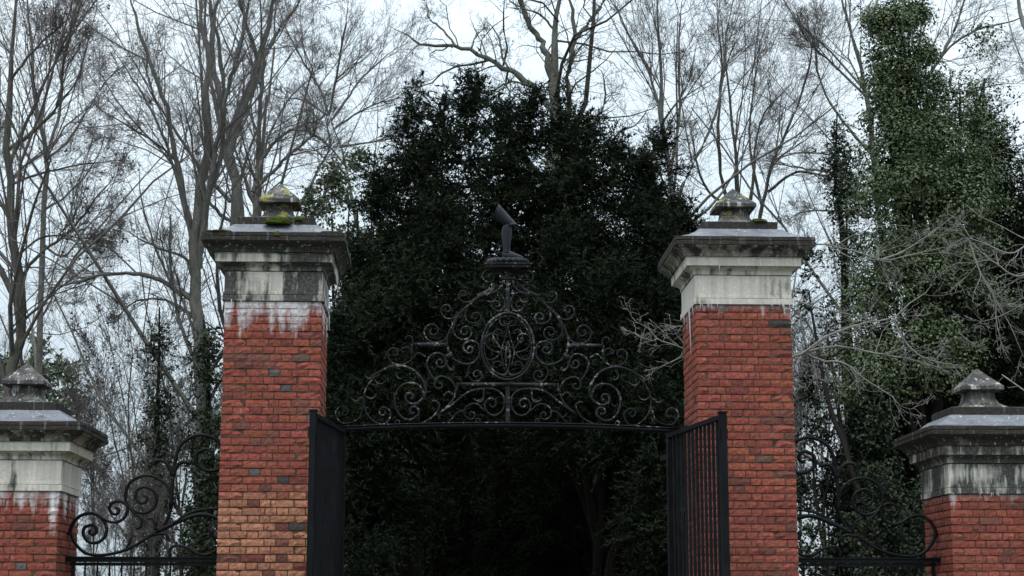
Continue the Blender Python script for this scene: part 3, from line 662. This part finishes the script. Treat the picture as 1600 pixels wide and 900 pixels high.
def grow(rng, pts, rad, n, K, ang, lr, wig, upb, rr, tmin=.2, rmin=.0, lmax=9, droop=0):
    """children of every branch: n each"""
    Mn, Kp, _ = pts.shape; idx = np.repeat(np.arange(Mn), n); N = len(idx)
    t = rng.uniform(tmin, 1.0, N); x = t * (Kp - 1); i0 = np.minimum(x.astype(int), Kp - 2); fr = (x - i0)[:, None]
    pos = pts[idx, i0] * (1 - fr) + pts[idx, i0 + 1] * fr; tg = unit(pts[idx, i0 + 1] - pts[idx, i0])
    pr = rad[idx, i0] * (1 - fr[:, 0]) + rad[idx, i0 + 1] * fr[:, 0]
    L = np.linalg.norm(np.diff(pts, axis=1), axis=2).sum(1)[idx]
    side = unit(np.cross(tg, rng.normal(size=(N, 3)))); an = np.radians(rng.normal(ang, 14, N))[:, None]
    d = unit(tg * np.cos(an) + side * np.sin(an) + np.array([0, 0, upb]))
    ln = np.minimum(L * lr * (1.15 - .65 * t) * rng.uniform(.55, 1.35, N), lmax); st_ = (ln / (K - 1))[:, None]
    out = [pos]; cur = d
    for k in range(K - 1):
        cur = unit(cur + rng.normal(0, wig, (N, 3)) + np.array([0, 0, upb * .35 - droop * k / K])); out.append(out[-1] + cur * st_)
    r0 = np.maximum(np.minimum(pr * rr * rng.uniform(.5, 1, N), ln * .0125 + .0015), rmin)
    R = r0[:, None] * np.linspace(1, .35, K)[None]; R = np.maximum(R, rmin * .8)
    return np.stack(out, 1), R
def bare_tree(label, guides, Y, seed, levels, mats, group=None, name='bare_tree', ground=True, thin=1.0, zmin=.8, rmin=.0023, yspread=.35, leaves=0):
    """guides: [(pixel points, start radius px, end radius px)], first one is the trunk"""
    rng = np.random.default_rng(seed); G0 = []; R0 = []
    scale = (Y + DIST) / F
    for gi, (pp, r0, r1) in enumerate(guides):
        s = 0 if gi == 0 else rng.uniform(-yspread, yspread); q = []; acc = 0
        for i, (x, y) in enumerate(pp):
            if i: acc += math.hypot(x - pp[i - 1][0], y - pp[i - 1][1]) * scale
            q.append(P(x, y, Y + s * acc))
        if gi == 0 and ground: q = [np.array([q[0][0] + rng.uniform(-.1, .1), q[0][1], -.1])] + q
        a, b_ = resample(q, 24, r0 * scale * (.92 if gi == 0 else .66) * thin, r1 * scale * .62 * thin); b_ = b_ * (1 + .07 * rng.normal(size=24)) * np.clip((1.08 - np.linspace(0, 1, 24)) / .3, .2, 1); G0.append(a); R0.append(b_)
    base = G0[0][0] if ground else np.array([G0[0][0][0], G0[0][0][1], 0])
    t = thing(name, label, 'tree', (float(base[0]), float(base[1]), 0), group)
    pts, rad = np.stack(G0), np.stack(R0); tr = [tubes(pts, rad, 9)]; cr = []
    for li, lv in enumerate(levels):
        p2, r2 = grow(rng, pts, rad, rmin=rmin, **lv)
        keep = p2[:, :, 2].min(1) > zmin; p2, r2 = p2[keep], r2[keep]
        cr.append(tubes(p2, r2, 5 if li == 0 else 4 if li == 1 else 3) if li < 3 else tubes(p2[:, ::p2.shape[1] - 1], r2[:, ::p2.shape[1] - 1], 3))
        if li == 0: pts, rad = np.concatenate([pts[:, 4:23:3][:, :7], p2]), np.concatenate([rad[:, 4:23:3][:, :7], r2])
        else: pts, rad = p2, r2
    V, Q = join(tr); put('trunk', np_mesh('trunk', V, Q, True), mats[0], t)
    V, Q = join(cr); put('crown', np_mesh('crown', V, Q, True), mats[1], t)
    if leaves:
        e = pts[rng.integers(0, len(pts), leaves)]; k = rng.integers(1, e.shape[1], leaves); c = e[np.arange(leaves), k]
        put('withered_leaves', leaf_quads(rng, c, unit(rng.normal(size=(leaves, 3)) * .5 + np.array([0, 0, -1])), .035, .02), M['dead_leaf'], t)
    return t
def leaf_quads(rng, pos, d, L, Wd, jit=.4, name='leaves', nrm=None, tri=False):
    """kite-shaped leaves at pos pointing along d"""
    N = len(pos); ln = (L * rng.uniform(1 - jit, 1 + jit, N))[:, None]; s = unit(np.cross(d, rng.normal(size=(N, 3)) if nrm is None else nrm)); w = Wd * ln / L
    if tri:
        V = np.stack([pos - s * w, pos + d * ln, pos + s * w], 1); return np_mesh(name, V.reshape(-1, 3), np.arange(N * 3).reshape(-1, 3))
    V = np.stack([pos, pos + d * ln * .45 + s * w, pos + d * ln, pos + d * ln * .45 - s * w], 1)
    return np_mesh(name, V.reshape(-1, 3), np.arange(N * 4).reshape(-1, 4))
def lv(n, K, ang, lr, wig=.12, upb=.12, rr=.6, tmin=.2, lmax=9, droop=0): return dict(n=n, K=K, ang=ang, lr=lr, wig=wig, upb=upb, rr=rr, tmin=tmin, lmax=lmax, droop=droop)
ASH = [lv(7, 7, 42, .44, .15, .16, .6, .34), lv(6, 5, 40, .58, .14, .12, .6, .05), lv(6, 4, 38, .62, .16, .08, .6, .05), lv(4, 2, 36, .80, .2, .05, .6, .05)]
OAK = [lv(7, 7, 52, .42, .26, .10, .6), lv(7, 6, 52, .48, .30, .06, .6, .1), lv(5, 5, 50, .50, .32, .04, .65, .1), lv(4, 2, 48, .4, .3, .02, .7, .1)]

bare_tree('dark leaning bare tree rising behind the low pale-friezed gatepost', [
    ([(12, 620), (30, 520), (28, 420), (15, 300), (10, 180), (22, 60), (35, -60)], 13, 6), ([(5, 240), (50, 205), (90, 165), (97, 110), (110, 50), (128, -30)], 5, 2.5),
    ([(28, 470), (-20, 380), (-60, 250), (-80, 100)], 8, 3), ([(28, 440), (60, 400), (110, 360), (150, 310), (190, 265)], 4.5, 1.5), ([(14, 260), (60, 150), (105, 60), (145, -30)], 5, 2),
    ([(12, 290), (60, 272), (120, 258), (190, 250)], 3.5, 1.2), ([(20, 120), (60, 70), (95, 40), (130, 10)], 4, 1.5), ([(25, 400), (70, 370), (130, 372), (200, 380)], 3, 1), ([(20, 520), (60, 480), (120, 430), (160, 400)], 4, 1.2)],
    10, 1, ASH, (M['bark_dark'], M['twig']), 'bare trees behind the gateway', leaves=700)
bare_tree('slender greenish-grey bare tree with a straight forking stem, left of the thick-stemmed clump', [
    ([(62, 600), (64, 400), (73, 262), (62, 190), (50, 110), (45, 20), (40, -60)], 8, 4), ([(73, 250), (110, 215), (140, 165), (172, 120), (225, 85)], 4, 1.2), ([(74, 240), (93, 175), (100, 100), (115, 40), (122, -30)], 4, 2),
    ([(66, 330), (110, 300), (150, 250), (170, 190)], 3, 1), ([(65, 380), (100, 400), (140, 350), (185, 320)], 3, 1), ([(64, 300), (30, 250), (10, 190)], 3, 1)], 17, 2, ASH, (M['bark_grey'], M['twig']), 'bare trees behind the gateway', leaves=500)
bare_tree('many-stemmed grey bare tree clump rising beside the mossy-capped tall gatepost', [
    ([(318, 720), (312, 600), (310, 500), (307, 400), (304, 350), (318, 250), (326, 160), (318, 60), (312, -60)], 17, 7), ([(308, 395), (290, 320), (275, 250), (262, 180), (240, 110), (215, 40), (195, -30)], 7.5, 4),
    ([(310, 400), (335, 250), (352, 150), (375, 80), (395, -30)], 8, 4), ([(304, 400), (278, 285), (250, 200), (205, 120), (172, 70)], 5, 2), ([(303, 470), (255, 440), (200, 426), (130, 437), (70, 452)], 6, 3),
    ([(312, 420), (322, 330), (345, 240), (350, 150), (338, 40), (345, -40)], 7, 4), ([(312, 560), (290, 480), (260, 430), (225, 330), (215, 250)], 4, 1.5), ([(306, 430), (285, 400), (240, 385), (180, 350)], 4, 1.2), ([(310, 500), (260, 470), (215, 470), (175, 500)], 4, 1.5)],
    9, 3, [lv(5, 7, 38, .38, .10, .20, .6), *ASH[1:]], (M['bark_grey'], M['twig']), 'bare trees behind the gateway')
bare_tree('thick-trunked bare tree with a heavy curving limb behind the mossy-capped gatepost', [
    ([(366, 620), (368, 420), (366, 300), (362, 215), (384, 145), (406, 92), (419, 30), (424, -50)], 17, 10), ([(363, 230), (345, 160), (331, 80), (330, -40)], 9, 5), ([(395, 420), (400, 300), (406, 200), (412, 100), (420, 20)], 8, 4),
    ([(395, 300), (418, 235), (462, 200), (500, 186)], 6, 2.5), ([(400, 292), (450, 245), (492, 205), (520, 150)], 5, 2), ([(412, 90), (440, 40), (470, 0), (480, -30)], 5, 2.5), ([(366, 350), (330, 320), (300, 240)], 5, 2), ([(404, 95), (380, 20), (372, -40)], 6, 3), ([(400, 280), (440, 170), (500, 110)], 4, 1.5)],
    13, 4, [lv(5, 7, 40, .42, .12, .18, .6), *ASH[1:]], (M['bark_grey'], M['twig']), 'bare trees behind the gateway')
bare_tree('fine-twigged pinkish bare tree fanning out between mossy-capped gatepost and the dark yews', [
    ([(572, 620), (566, 420), (556, 330), (538, 250), (520, 190), (512, 170)], 7, 4), ([(514, 180), (500, 140), (470, 90), (445, 40), (430, -10)], 3.5, 1.2), ([(514, 178), (528, 110), (540, 40), (545, 0)], 3.5, 1.2), ([(518, 188), (560, 130), (600, 90), (630, 70)], 3.5, 1.2), ([(524, 200), (580, 165), (640, 150)], 3, 1),
    ([(470, 320), (498, 265), (515, 225), (508, 172)], 4, 2), ([(530, 230), (590, 220), (640, 215)], 3, 1), ([(512, 180), (480, 160), (440, 150)], 3, 1), ([(540, 260), (500, 215), (450, 200)], 3, 1)],
    21, 5, [lv(8, 7, 35, .6, .08, .12, .6), lv(8, 5, 32, .6, .10, .08, .6, .1), lv(6, 4, 30, .6, .12, .05, .6, .1), lv(3, 2, 30, .6, .12, .03, .6, .1)], (M['bark_grey'], M['twig_purple']), 'bare trees behind the gateway')
bare_tree('pale crooked bare oak spreading above the dark yews over the gateway', [
    ([(878, 600), (870, 400), (868, 240), (867, 150), (870, 70), (868, 20), (885, -60)], 17, 9), ([(866, 180), (830, 132), (795, 110), (740, 80), (700, 70), (660, 68), (632, 55), (605, 38)], 8, 1.6), ([(712, 72), (690, 45), (672, 30), (666, 0)], 3, 1.2), ([(866, 130), (845, 68), (825, 35), (812, 0), (800, -50)], 8, 5),
    ([(884, 240), (888, 150), (890, 100), (898, 60), (893, 20), (888, -30)], 7.5, 4), ([(898, 62), (920, 35), (945, 0), (958, -25)], 5, 2.5), ([(842, 140), (800, 128), (762, 145), (738, 146)], 3.2, 1), ([(800, 112), (785, 90), (780, 60), (760, 30)], 3, 1), ([(905, 260), (930, 190), (945, 160), (942, 118), (930, 100)], 4, 1.5),
    ([(940, 260), (965, 210), (1000, 190), (1020, 150)], 3, 1), ([(870, 90), (905, 95), (940, 85)], 2.5, 1), ([(868, 50), (840, 20), (790, 10)], 3, 1), ([(735, 78), (745, 55), (765, 40)], 2.5, .8)],
    26, 6, OAK, (M['bark_oak'], M['twig_oak']), 'bare trees behind the gateway', thin=1.1)
bare_tree('slim grey bare tree with a straight forked trunk behind the all-red tall gatepost', [
    ([(1052, 620), (1049, 420), (1047, 300), (1043, 240), (1034, 180), (1030, 100), (1025, 0), (1025, -60)], 9, 4.5), ([(1043, 245), (1020, 130), (990, 70), (950, -10)], 4.5, 1.8), ([(1050, 330), (1085, 252), (1110, 200), (1130, 120), (1124, 0)], 4.5, 1.8), ([(1046, 270), (1062, 180), (1060, 80), (1068, -20)], 4, 1.8), ([(1047, 300), (1020, 260), (980, 240)], 3, 1), ([(1036, 190), (1075, 130), (1090, 60)], 3, 1)],
    15, 7, ASH, (M['bark_grey'], M['twig']), 'bare trees behind the gateway')
bare_tree('spreading bare sapling clump above the cap of the all-red tall gatepost', [
    ([(1150, 620), (1150, 400), (1152, 300), (1148, 220), (1138, 150), (1134, 60), (1150, -30)], 6, 2.5), ([(1152, 340), (1128, 280), (1122, 200), (1128, 120), (1120, 0)], 5, 2), ([(1160, 380), (1176, 300), (1182, 220), (1200, 170), (1240, 130)], 5, 1.5), ([(1170, 400), (1192, 320), (1206, 260), (1240, 180), (1265, 100), (1278, 10)], 5, 2), ([(1190, 320), (1172, 230), (1176, 150), (1190, 60)], 4, 1.5), ([(1200, 300), (1240, 270), (1290, 275), (1340, 300)], 4, 1.5), ([(1150, 330), (1100, 290), (1080, 200)], 4, 1.5)],
    19, 8, ASH, (M['bark_dark'], M['twig']), 'bare trees behind the gateway')
bare_tree('bare grey limbs rising on the flank of the ivy-clad tree', [
    ([(1390, 700), (1380, 420), (1366, 240), (1350, 120), (1330, 60), (1312, -40)], 9, 5), ([(1350, 290), (1300, 270), (1250, 262), (1190, 250)], 4, 1.2), ([(1352, 150), (1300, 100), (1260, 60), (1230, 0)], 3.5, 1.2), ([(1360, 240), (1310, 180), (1280, 120), (1270, 30)], 4, 1.5), ([(1372, 340), (1310, 330), (1260, 330), (1225, 345)], 4, 1.2), ([(1400, 180), (1470, 90), (1500, 20), (1520, -30)], 5, 2), ([(1420, 160), (1500, 60), (1590, 30), (1640, 10)], 4, 1.5), ([(1450, 200), (1530, 140), (1600, 130)], 3, 1)],
    17, 9, ASH, (M['bark_grey'], M['twig']), 'bare trees behind the gateway')
PALE = [lv(7, 7, 45, .34, .20, .05, .7, .12), lv(5, 5, 48, .44, .22, .02, .7, .1), lv(3, 4, 45, .45, .24, .0, .7, .1)]
Z8 = lambda pts: [(1230 + x / 2.249, 350 + y / 2.249) for x, y in pts]
ZR = lambda pts: [(880 + x / 5, 500 + y / 5) for x, y in pts]
bare_tree('pale grey crooked bare bush sprawling from behind the all-red tall gatepost', [
    ([(1176, 760), (1178, 640), (1190, 580)], 9, 6), ([(1190, 590), (1225, 565)] + Z8([(60, 450), (150, 390), (250, 355), (370, 330), (430, 280), (500, 230), (515, 150)]), 3.4, 1), ([(1190, 590), (1225, 560)] + Z8([(60, 450), (170, 430), (290, 450), (400, 470), (490, 490), (560, 520), (590, 585)]), 3.2, 1),
    (Z8([(60, 450), (120, 480), (200, 490), (280, 550), (360, 600), (400, 640), (450, 650)]), 2.6, .9), (Z8([(370, 335), (420, 420), (480, 470), (560, 490), (630, 500)]), 2.2, .8), ([(1190, 585), (1215, 500)] + Z8([(10, 280), (60, 85), (200, 85), (330, 125), (450, 105), (560, 80), (640, 60)]), 3, .9),
    (Z8([(330, 125), (420, 90), (520, 20), (600, -40)]), 2, .8), ([(1178, 600), (1120, 560), (1066, 543)] + ZR([(850, 190), (740, 150), (690, 90), (620, 40), (540, 10), (500, -5)]), 2.6, .8), (ZR([(735, 150), (690, 160), (600, 130), (520, 90), (440, 72)]), 1.8, .7), ([(1178, 580), (1110, 530), (1070, 510)] + ZR([(800, 70), (740, 120)]), 2, 1), (ZR([(610, 140), (600, 200), (590, 240)]), 1.2, .6), (Z8([(30, 270), (120, 300), (230, 320), (330, 350)]), 2, .7), (Z8([(40, 300), (60, 400), (100, 520), (110, 600)]), 2, .7)],
    2.2, 10, PALE, (M['bark_pale'], M['bark_pale']), 'bare trees behind the gateway', rmin=.0025, yspread=.12, thin=1.1, zmin=3.1)
bare_tree('pale drooping bare boughs reaching over the sooty low gatepost', [
    ([(1700, 800), (1690, 500), (1660, 380), (1620, 330)], 9, 5), ([(1690, 420), (1660, 200), (1608, 60), (1583, -20), (1575, -60)], 8, 6), ([(1650, 370)] + Z8([(830, 180), (720, 130), (640, 60), (590, 20)]), 3, 1), ([(1640, 350)] + Z8([(800, 100), (700, 70), (620, 50), (560, 90)]), 2.5, .8), (Z8([(640, 60), (680, 170), (740, 280), (790, 370), (832, 470)]), 2.2, .8), (Z8([(690, 190), (730, 260), (735, 340), (760, 440), (795, 495)]), 1.6, .7), ([(1660, 420)] + Z8([(830, 280), (700, 340), (640, 330)]), 2, .7), (Z8([(600, 380), (650, 420), (715, 450)]), 1.5, .6)],
    3.5, 11, PALE, (M['bark_pale'], M['bark_pale']), 'bare trees behind the gateway', rmin=.0025, yspread=.12, thin=1.1, zmin=3.1)

# ---- evergreen masses
def foliage(rng, lobes, per_m2, nshoot, nleaf, shoot_len, leaf_L, leaf_W, spread, upb, droop, surf=.55, tri=False, scat=.07, inner=1.0):
    """lobes: (x,y,z_bottom,z_top,radius). clumps -> shoots -> leaves"""
    C_, D_ = [], []
    for (x, y, z0, z1, r) in lobes:
        n = max(6, int(per_m2 * 2 * math.pi * r * (z1 - z0)))
        t = rng.uniform(0, 1, n); prof = np.minimum(1, (1 - t) * 1.6 + .03) * np.minimum(1, t * 3 + .45); a = rng.uniform(0, 2 * np.pi, n)
        rr = inner * r * prof * (surf + (1 - surf) * rng.uniform(0, 1, n)) * rng.uniform(.75, 1.2, n)
        C_.append(np.stack([x + rr * np.cos(a), y + rr * np.sin(a), z0 + (z1 - z0) * t], 1)); D_.append(np.stack([np.cos(a), np.sin(a), upb + 2.2 * np.clip(t - .72, 0, 1) * 4], 1))
    C_ = np.vstack(C_); D_ = unit(np.vstack(D_)); N = len(C_)
    i = np.repeat(np.arange(N), nshoot); d = unit(D_[i] + rng.normal(0, spread, (len(i), 3))); s0 = C_[i] + rng.normal(0, scat, (len(i), 3)); sl = shoot_len * rng.uniform(.5, 1.5, len(i))
    j = np.repeat(np.arange(len(i)), nleaf); t = np.tile(np.linspace(.05, 1, nleaf), len(i)); dj = d[j]
    pos = s0[j] + dj * (sl[j] * t)[:, None] + np.array([0, 0, -1.0]) * (droop * sl[j] * t * t)[:, None]
    side = unit(np.cross(dj, rng.normal(size=(len(j), 3)))); ld = unit(dj * .75 + side * .75 + np.array([0, 0, -droop * .5]))
    return leaf_quads(rng, pos, ld, leaf_L, leaf_W, tri=tri)
def clumps(rng, lobes, per_m2, nleaf, leaf_L, leaf_W, rc=(.20, .42)):
    """rounded tufts of overlapping leaves hung on the lobes' surface"""
    C_ = []
    for (x, y, z0, z1, r) in lobes:
        n = max(4, int(per_m2 * 2 * math.pi * r * (z1 - z0))); t = rng.uniform(0, 1, n); prof = np.minimum(1, (1 - t) * 2.2 + .1); a = rng.uniform(0, 2 * np.pi, n)
        rr = r * prof * rng.uniform(.35, 1.05, n); C_.append(np.stack([x + rr * np.cos(a), y + rr * np.sin(a), z0 + (z1 - z0) * t], 1))
    C_ = np.vstack(C_); R_ = rng.uniform(*rc, len(C_)); i = np.repeat(np.arange(len(C_)), nleaf); N = len(i)
    o = unit(rng.normal(size=(N, 3)) + np.array([0, 0, .65])); sq = np.array([1, 1, .75])
    pos = C_[i] + o * sq * (R_[i] * rng.uniform(.72, 1.10, N))[:, None]; nr = unit(o + rng.normal(0, .35, (N, 3)) + np.array([0, 0, .4]))
    d = rng.normal(0, .5, (N, 3)) + np.array([0, 0, -1.0]); d = unit(d - nr * (d * nr).sum(1, keepdims=True))
    return leaf_quads(rng, pos, d, leaf_L, leaf_W, nrm=nr)
def evergreen(name, label, lobespx, seed, mat, trunks, group=None, per_m2=6, nshoot=13, nleaf=18, shoot=.36, L=.062, Wd=.0095, spread=.50, upb=.35, droop=.35, surf=.4, cat='tree', bark='bark_yew', tri=True, scat=.07, core=True, tuft=None):
    rng = np.random.default_rng(seed); lobes = []
    for (x, yt, hw, Y, yb) in lobespx:
        a = P(x, yt, Y); b_ = P(x, yb, Y); lobes.append((a[0], Y, max(b_[2], .2), a[2], hw * (Y + DIST) / F))
    t0 = P(trunks[0][0], 900, trunks[0][1]); t = thing(name, label, cat, (float(t0[0]), float(trunks[0][1]), 0), group)
    put('crown', clumps(rng, lobes, *tuft) if tuft else foliage(rng, lobes, per_m2, nshoot, nleaf, shoot, L, Wd, spread, upb, droop, surf, tri, scat), mat, t)
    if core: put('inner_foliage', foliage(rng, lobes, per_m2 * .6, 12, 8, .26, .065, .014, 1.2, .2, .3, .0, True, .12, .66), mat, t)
    tr = []
    for (px, Y, top, r) in trunks:
        q = P(px, top, Y); b_ = np.array([q[0] + .1, Y, -.1]); a, rd = resample([b_, b_ * .6 + q * .4 + np.array([.06, 0, 0]), q], 10, r, .012); tr.append(tubes(a[None], rd[None], 8))
        lm = []
        for lo in lobes:
            if abs(lo[0] - q[0]) < 2.2:
                e = np.array([lo[0], lo[1], lo[2] * .35 + lo[3] * .65]); s = np.array([q[0], Y, max(.8, lo[2] * .6)]); a, rd = resample([s, s * .5 + e * .5 + rng.normal(0, .15, 3), e], 10, r * .45, .015); lm.append((a, rd))
        if lm: tr.append(tubes(np.stack([a for a, _ in lm]), np.stack([b_ for _, b_ in lm]), 5))
    V, Q = join(tr); put('trunk', np_mesh('trunk', V, Q, True), M[bark], t)
    return t
YG = 'dark yews beyond the gate'
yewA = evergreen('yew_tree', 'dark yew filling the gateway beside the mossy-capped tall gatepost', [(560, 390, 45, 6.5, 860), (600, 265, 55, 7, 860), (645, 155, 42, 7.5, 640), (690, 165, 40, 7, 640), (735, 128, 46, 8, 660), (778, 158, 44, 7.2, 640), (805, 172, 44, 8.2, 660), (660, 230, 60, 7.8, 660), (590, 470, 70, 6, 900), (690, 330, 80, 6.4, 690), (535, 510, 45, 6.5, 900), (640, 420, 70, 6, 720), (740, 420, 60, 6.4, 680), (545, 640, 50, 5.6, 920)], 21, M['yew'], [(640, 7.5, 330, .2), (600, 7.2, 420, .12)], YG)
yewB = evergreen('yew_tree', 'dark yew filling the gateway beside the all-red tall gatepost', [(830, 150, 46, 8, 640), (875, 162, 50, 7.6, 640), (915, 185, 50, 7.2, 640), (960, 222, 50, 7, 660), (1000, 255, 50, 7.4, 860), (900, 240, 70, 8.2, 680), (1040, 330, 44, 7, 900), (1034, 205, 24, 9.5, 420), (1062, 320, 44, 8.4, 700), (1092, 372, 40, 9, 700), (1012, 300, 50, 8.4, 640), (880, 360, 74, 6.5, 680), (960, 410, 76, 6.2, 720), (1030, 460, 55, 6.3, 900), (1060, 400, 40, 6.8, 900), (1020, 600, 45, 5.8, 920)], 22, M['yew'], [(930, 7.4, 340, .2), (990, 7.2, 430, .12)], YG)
def copy_tree(src, loc, rz, sc, label=None, group=None):
    c = src.copy(); col.objects.link(c); c.location = loc; c.rotation_euler = (0, 0, rz); c.scale = (sc, sc, sc)
    if label: c['label'] = label
    if group: c['group'] = group
    for ch in src.children:
        k = ch.copy(); col.objects.link(k); k.parent = c
    return c
# yews lining the drive further in, closing the view under the first ones
for k, (px, Y, rz, sc) in enumerate([(560, 12, 1.3, .8), (700, 14, 2.6, .72), (760, 12, .9, .62), (840, 13, .5, .72), (900, 11.5, 3.6, .62), (980, 12, 4.2, .8), (620, 19, 3.0, .85), (780, 21, 5.1, .85), (930, 19, 1.9, .85), (1060, 17, .9, .85), (700, 27, 2.2, .9), (870, 28, 4.4, .9)]):
    q = P(px, 900, Y); copy_tree((yewA, yewB)[k % 2], (q[0], Y, 0), rz, sc, 'dark yew deep in shade inside the gateway, lining the drive', 'yews lining the drive')
for k, (px, Y, rz, sc) in enumerate([(1480, 8.6, 2.9, .62), (1425, 8.8, 5.3, .60), (1545, 9, 4.4, .74), (1600, 9.6, 1.0, 1.02), (1690, 12, 2.4, 1.0), (1430, 14, 3.3, .62), (1540, 14, .2, .85), (1390, 9.2, 1.7, .5)]):
    q = P(px, 900, Y); copy_tree((yewB, yewA)[k % 2], (q[0], Y, 0), rz, sc, 'dark evergreen behind the ivy-clad tree and the sooty low gatepost', 'evergreens behind the ivy')
IV = dict(tri=False, scat=.05, per_m2=8, nshoot=22, nleaf=6, shoot=.22, L=.050, Wd=.018, spread=1.0, upb=.15, droop=.45, surf=.45)
ivy = evergreen('ivy_clad_tree', 'tall tree wholly clad in glossy green ivy behind the side railing', [(1400, -90, 52, 8, 300), (1372, 10, 40, 8, 320), (1432, 10, 36, 8.3, 320), (1405, 20, 56, 7.9, 260), (1420, 200, 80, 7.6, 460), (1360, 260, 50, 7.4, 620), (1480, 200, 50, 8, 480), (1535, 50, 24, 9, 260), (1512, 130, 34, 8.6, 330), (1525, 215, 48, 8.2, 500), (1470, 120, 34, 8.6, 300), (1400, 120, 60, 8.2, 320), (1465, 250, 70, 7.8, 440), (1420, 390, 75, 7.6, 620), (1350, 430, 45, 7.8, 640), (1470, 380, 40, 7.9, 600)], 31, M['ivy'], [(1420, 8, 40, .26), (1500, 8.6, 140, .15)], None, **{**IV, 'per_m2': 4}, tuft=(2.8, 250, .042, .0165, (.16, .46)))
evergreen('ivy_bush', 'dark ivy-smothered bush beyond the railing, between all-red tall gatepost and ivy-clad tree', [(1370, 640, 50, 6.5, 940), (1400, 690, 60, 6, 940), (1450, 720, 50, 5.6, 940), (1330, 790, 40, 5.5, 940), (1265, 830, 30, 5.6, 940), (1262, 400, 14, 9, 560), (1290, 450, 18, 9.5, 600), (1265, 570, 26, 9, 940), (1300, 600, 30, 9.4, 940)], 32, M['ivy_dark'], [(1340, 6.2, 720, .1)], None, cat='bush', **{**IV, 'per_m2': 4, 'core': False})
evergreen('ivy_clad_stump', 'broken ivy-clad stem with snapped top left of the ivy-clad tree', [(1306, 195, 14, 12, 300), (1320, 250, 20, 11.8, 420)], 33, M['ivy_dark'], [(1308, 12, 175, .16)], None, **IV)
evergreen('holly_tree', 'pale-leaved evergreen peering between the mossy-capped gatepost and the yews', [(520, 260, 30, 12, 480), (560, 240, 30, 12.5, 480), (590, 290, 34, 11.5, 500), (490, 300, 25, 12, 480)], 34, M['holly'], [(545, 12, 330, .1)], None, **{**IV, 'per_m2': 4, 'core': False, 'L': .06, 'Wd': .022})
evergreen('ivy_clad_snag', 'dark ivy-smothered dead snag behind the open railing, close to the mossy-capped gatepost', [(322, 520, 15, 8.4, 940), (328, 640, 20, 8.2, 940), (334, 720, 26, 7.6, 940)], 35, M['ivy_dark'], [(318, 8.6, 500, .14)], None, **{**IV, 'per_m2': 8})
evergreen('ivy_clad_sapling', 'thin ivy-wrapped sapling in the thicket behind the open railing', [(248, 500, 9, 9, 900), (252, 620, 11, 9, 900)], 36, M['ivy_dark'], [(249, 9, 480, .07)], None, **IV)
evergreen('distant_pine', 'hazy green evergreen far off over the low pale-friezed gatepost', [(60, 540, 40, 40, 760), (20, 570, 40, 42, 760), (100, 575, 30, 41, 760)], 37, M['holly'], [(60, 40, 560, .25)], None, per_m2=2.5, nshoot=7, nleaf=8, shoot=.6, L=.18, Wd=.05, core=False)

# ---- thicket and far woodland
sap = bare_tree('leafless grey-brown sapling in the thicket behind the open railing', [
    ([(205, 900), (207, 760), (200, 640), (206, 540), (196, 470)], 3, 1), ([(206, 800), (180, 690), (160, 600), (150, 540)], 2.2, .8), ([(206, 760), (230, 660), (250, 590), (262, 520)], 2.2, .8), ([(204, 850), (150, 760), (130, 660)], 2, .8), ([(207, 830), (260, 740), (285, 640)], 2, .8)],
    11, 41, [lv(9, 7, 32, .5, .10, .25, .6), lv(7, 5, 36, .5, .14, .15, .6, .1), lv(5, 4, 38, .5, .16, .1, .6, .1), lv(4, 2, 38, .5, .16, .1, .6, .1)], (M['bark_dark'], M['twig']), 'saplings in the thicket', name='sapling', rmin=.003, leaves=500)
for k, (px, Y, rz, sc) in enumerate([(150, 14, 1.1, .85), (275, 13, 2.3, .9), (180, 9, 5.0, .55), (245, 8, .7, .55), (290, 10, 5.7, .72), (1290, 20, 2.0, 1.2), (1250, 26, 4.0, 1.3)]):
    q = P(px, 900, Y); copy_tree(sap, (q[0], Y, 0), rz, sc, 'leafless grey-brown sapling in the thicket behind the open railing' if px < 400 else 'leafless sapling behind the shaded railing beyond the dark bush', 'saplings in the thicket' if px < 400 else 'saplings beyond the shaded railing')
woods = [o for o in col.objects if o.name.startswith('bare_tree') and o.parent is None]
for k, (px, Y, src, rz, sc) in enumerate([(-20, 45, 1, .4, .8), (110, 60, 6, 2.0, .7), (260, 60, 6, 1.0, .75), (450, 50, 1, 5.0, .85), (1110, 45, 6, 3.7, .8), (1230, 42, 1, 2.6, .75), (1290, 50, 6, .9, .85), (1540, 40, 1, 4.1, .85), (1640, 46, 6, 1.5, .9), (610, 60, 1, 2.2, .6), (1180, 60, 1, .2, .9)]):
    q = P(px, 900, Y); copy_tree(woods[src], (q[0], Y, 0), rz, sc, 'distant leafless tree in the grey woodland behind the gateway', 'distant woodland trees')
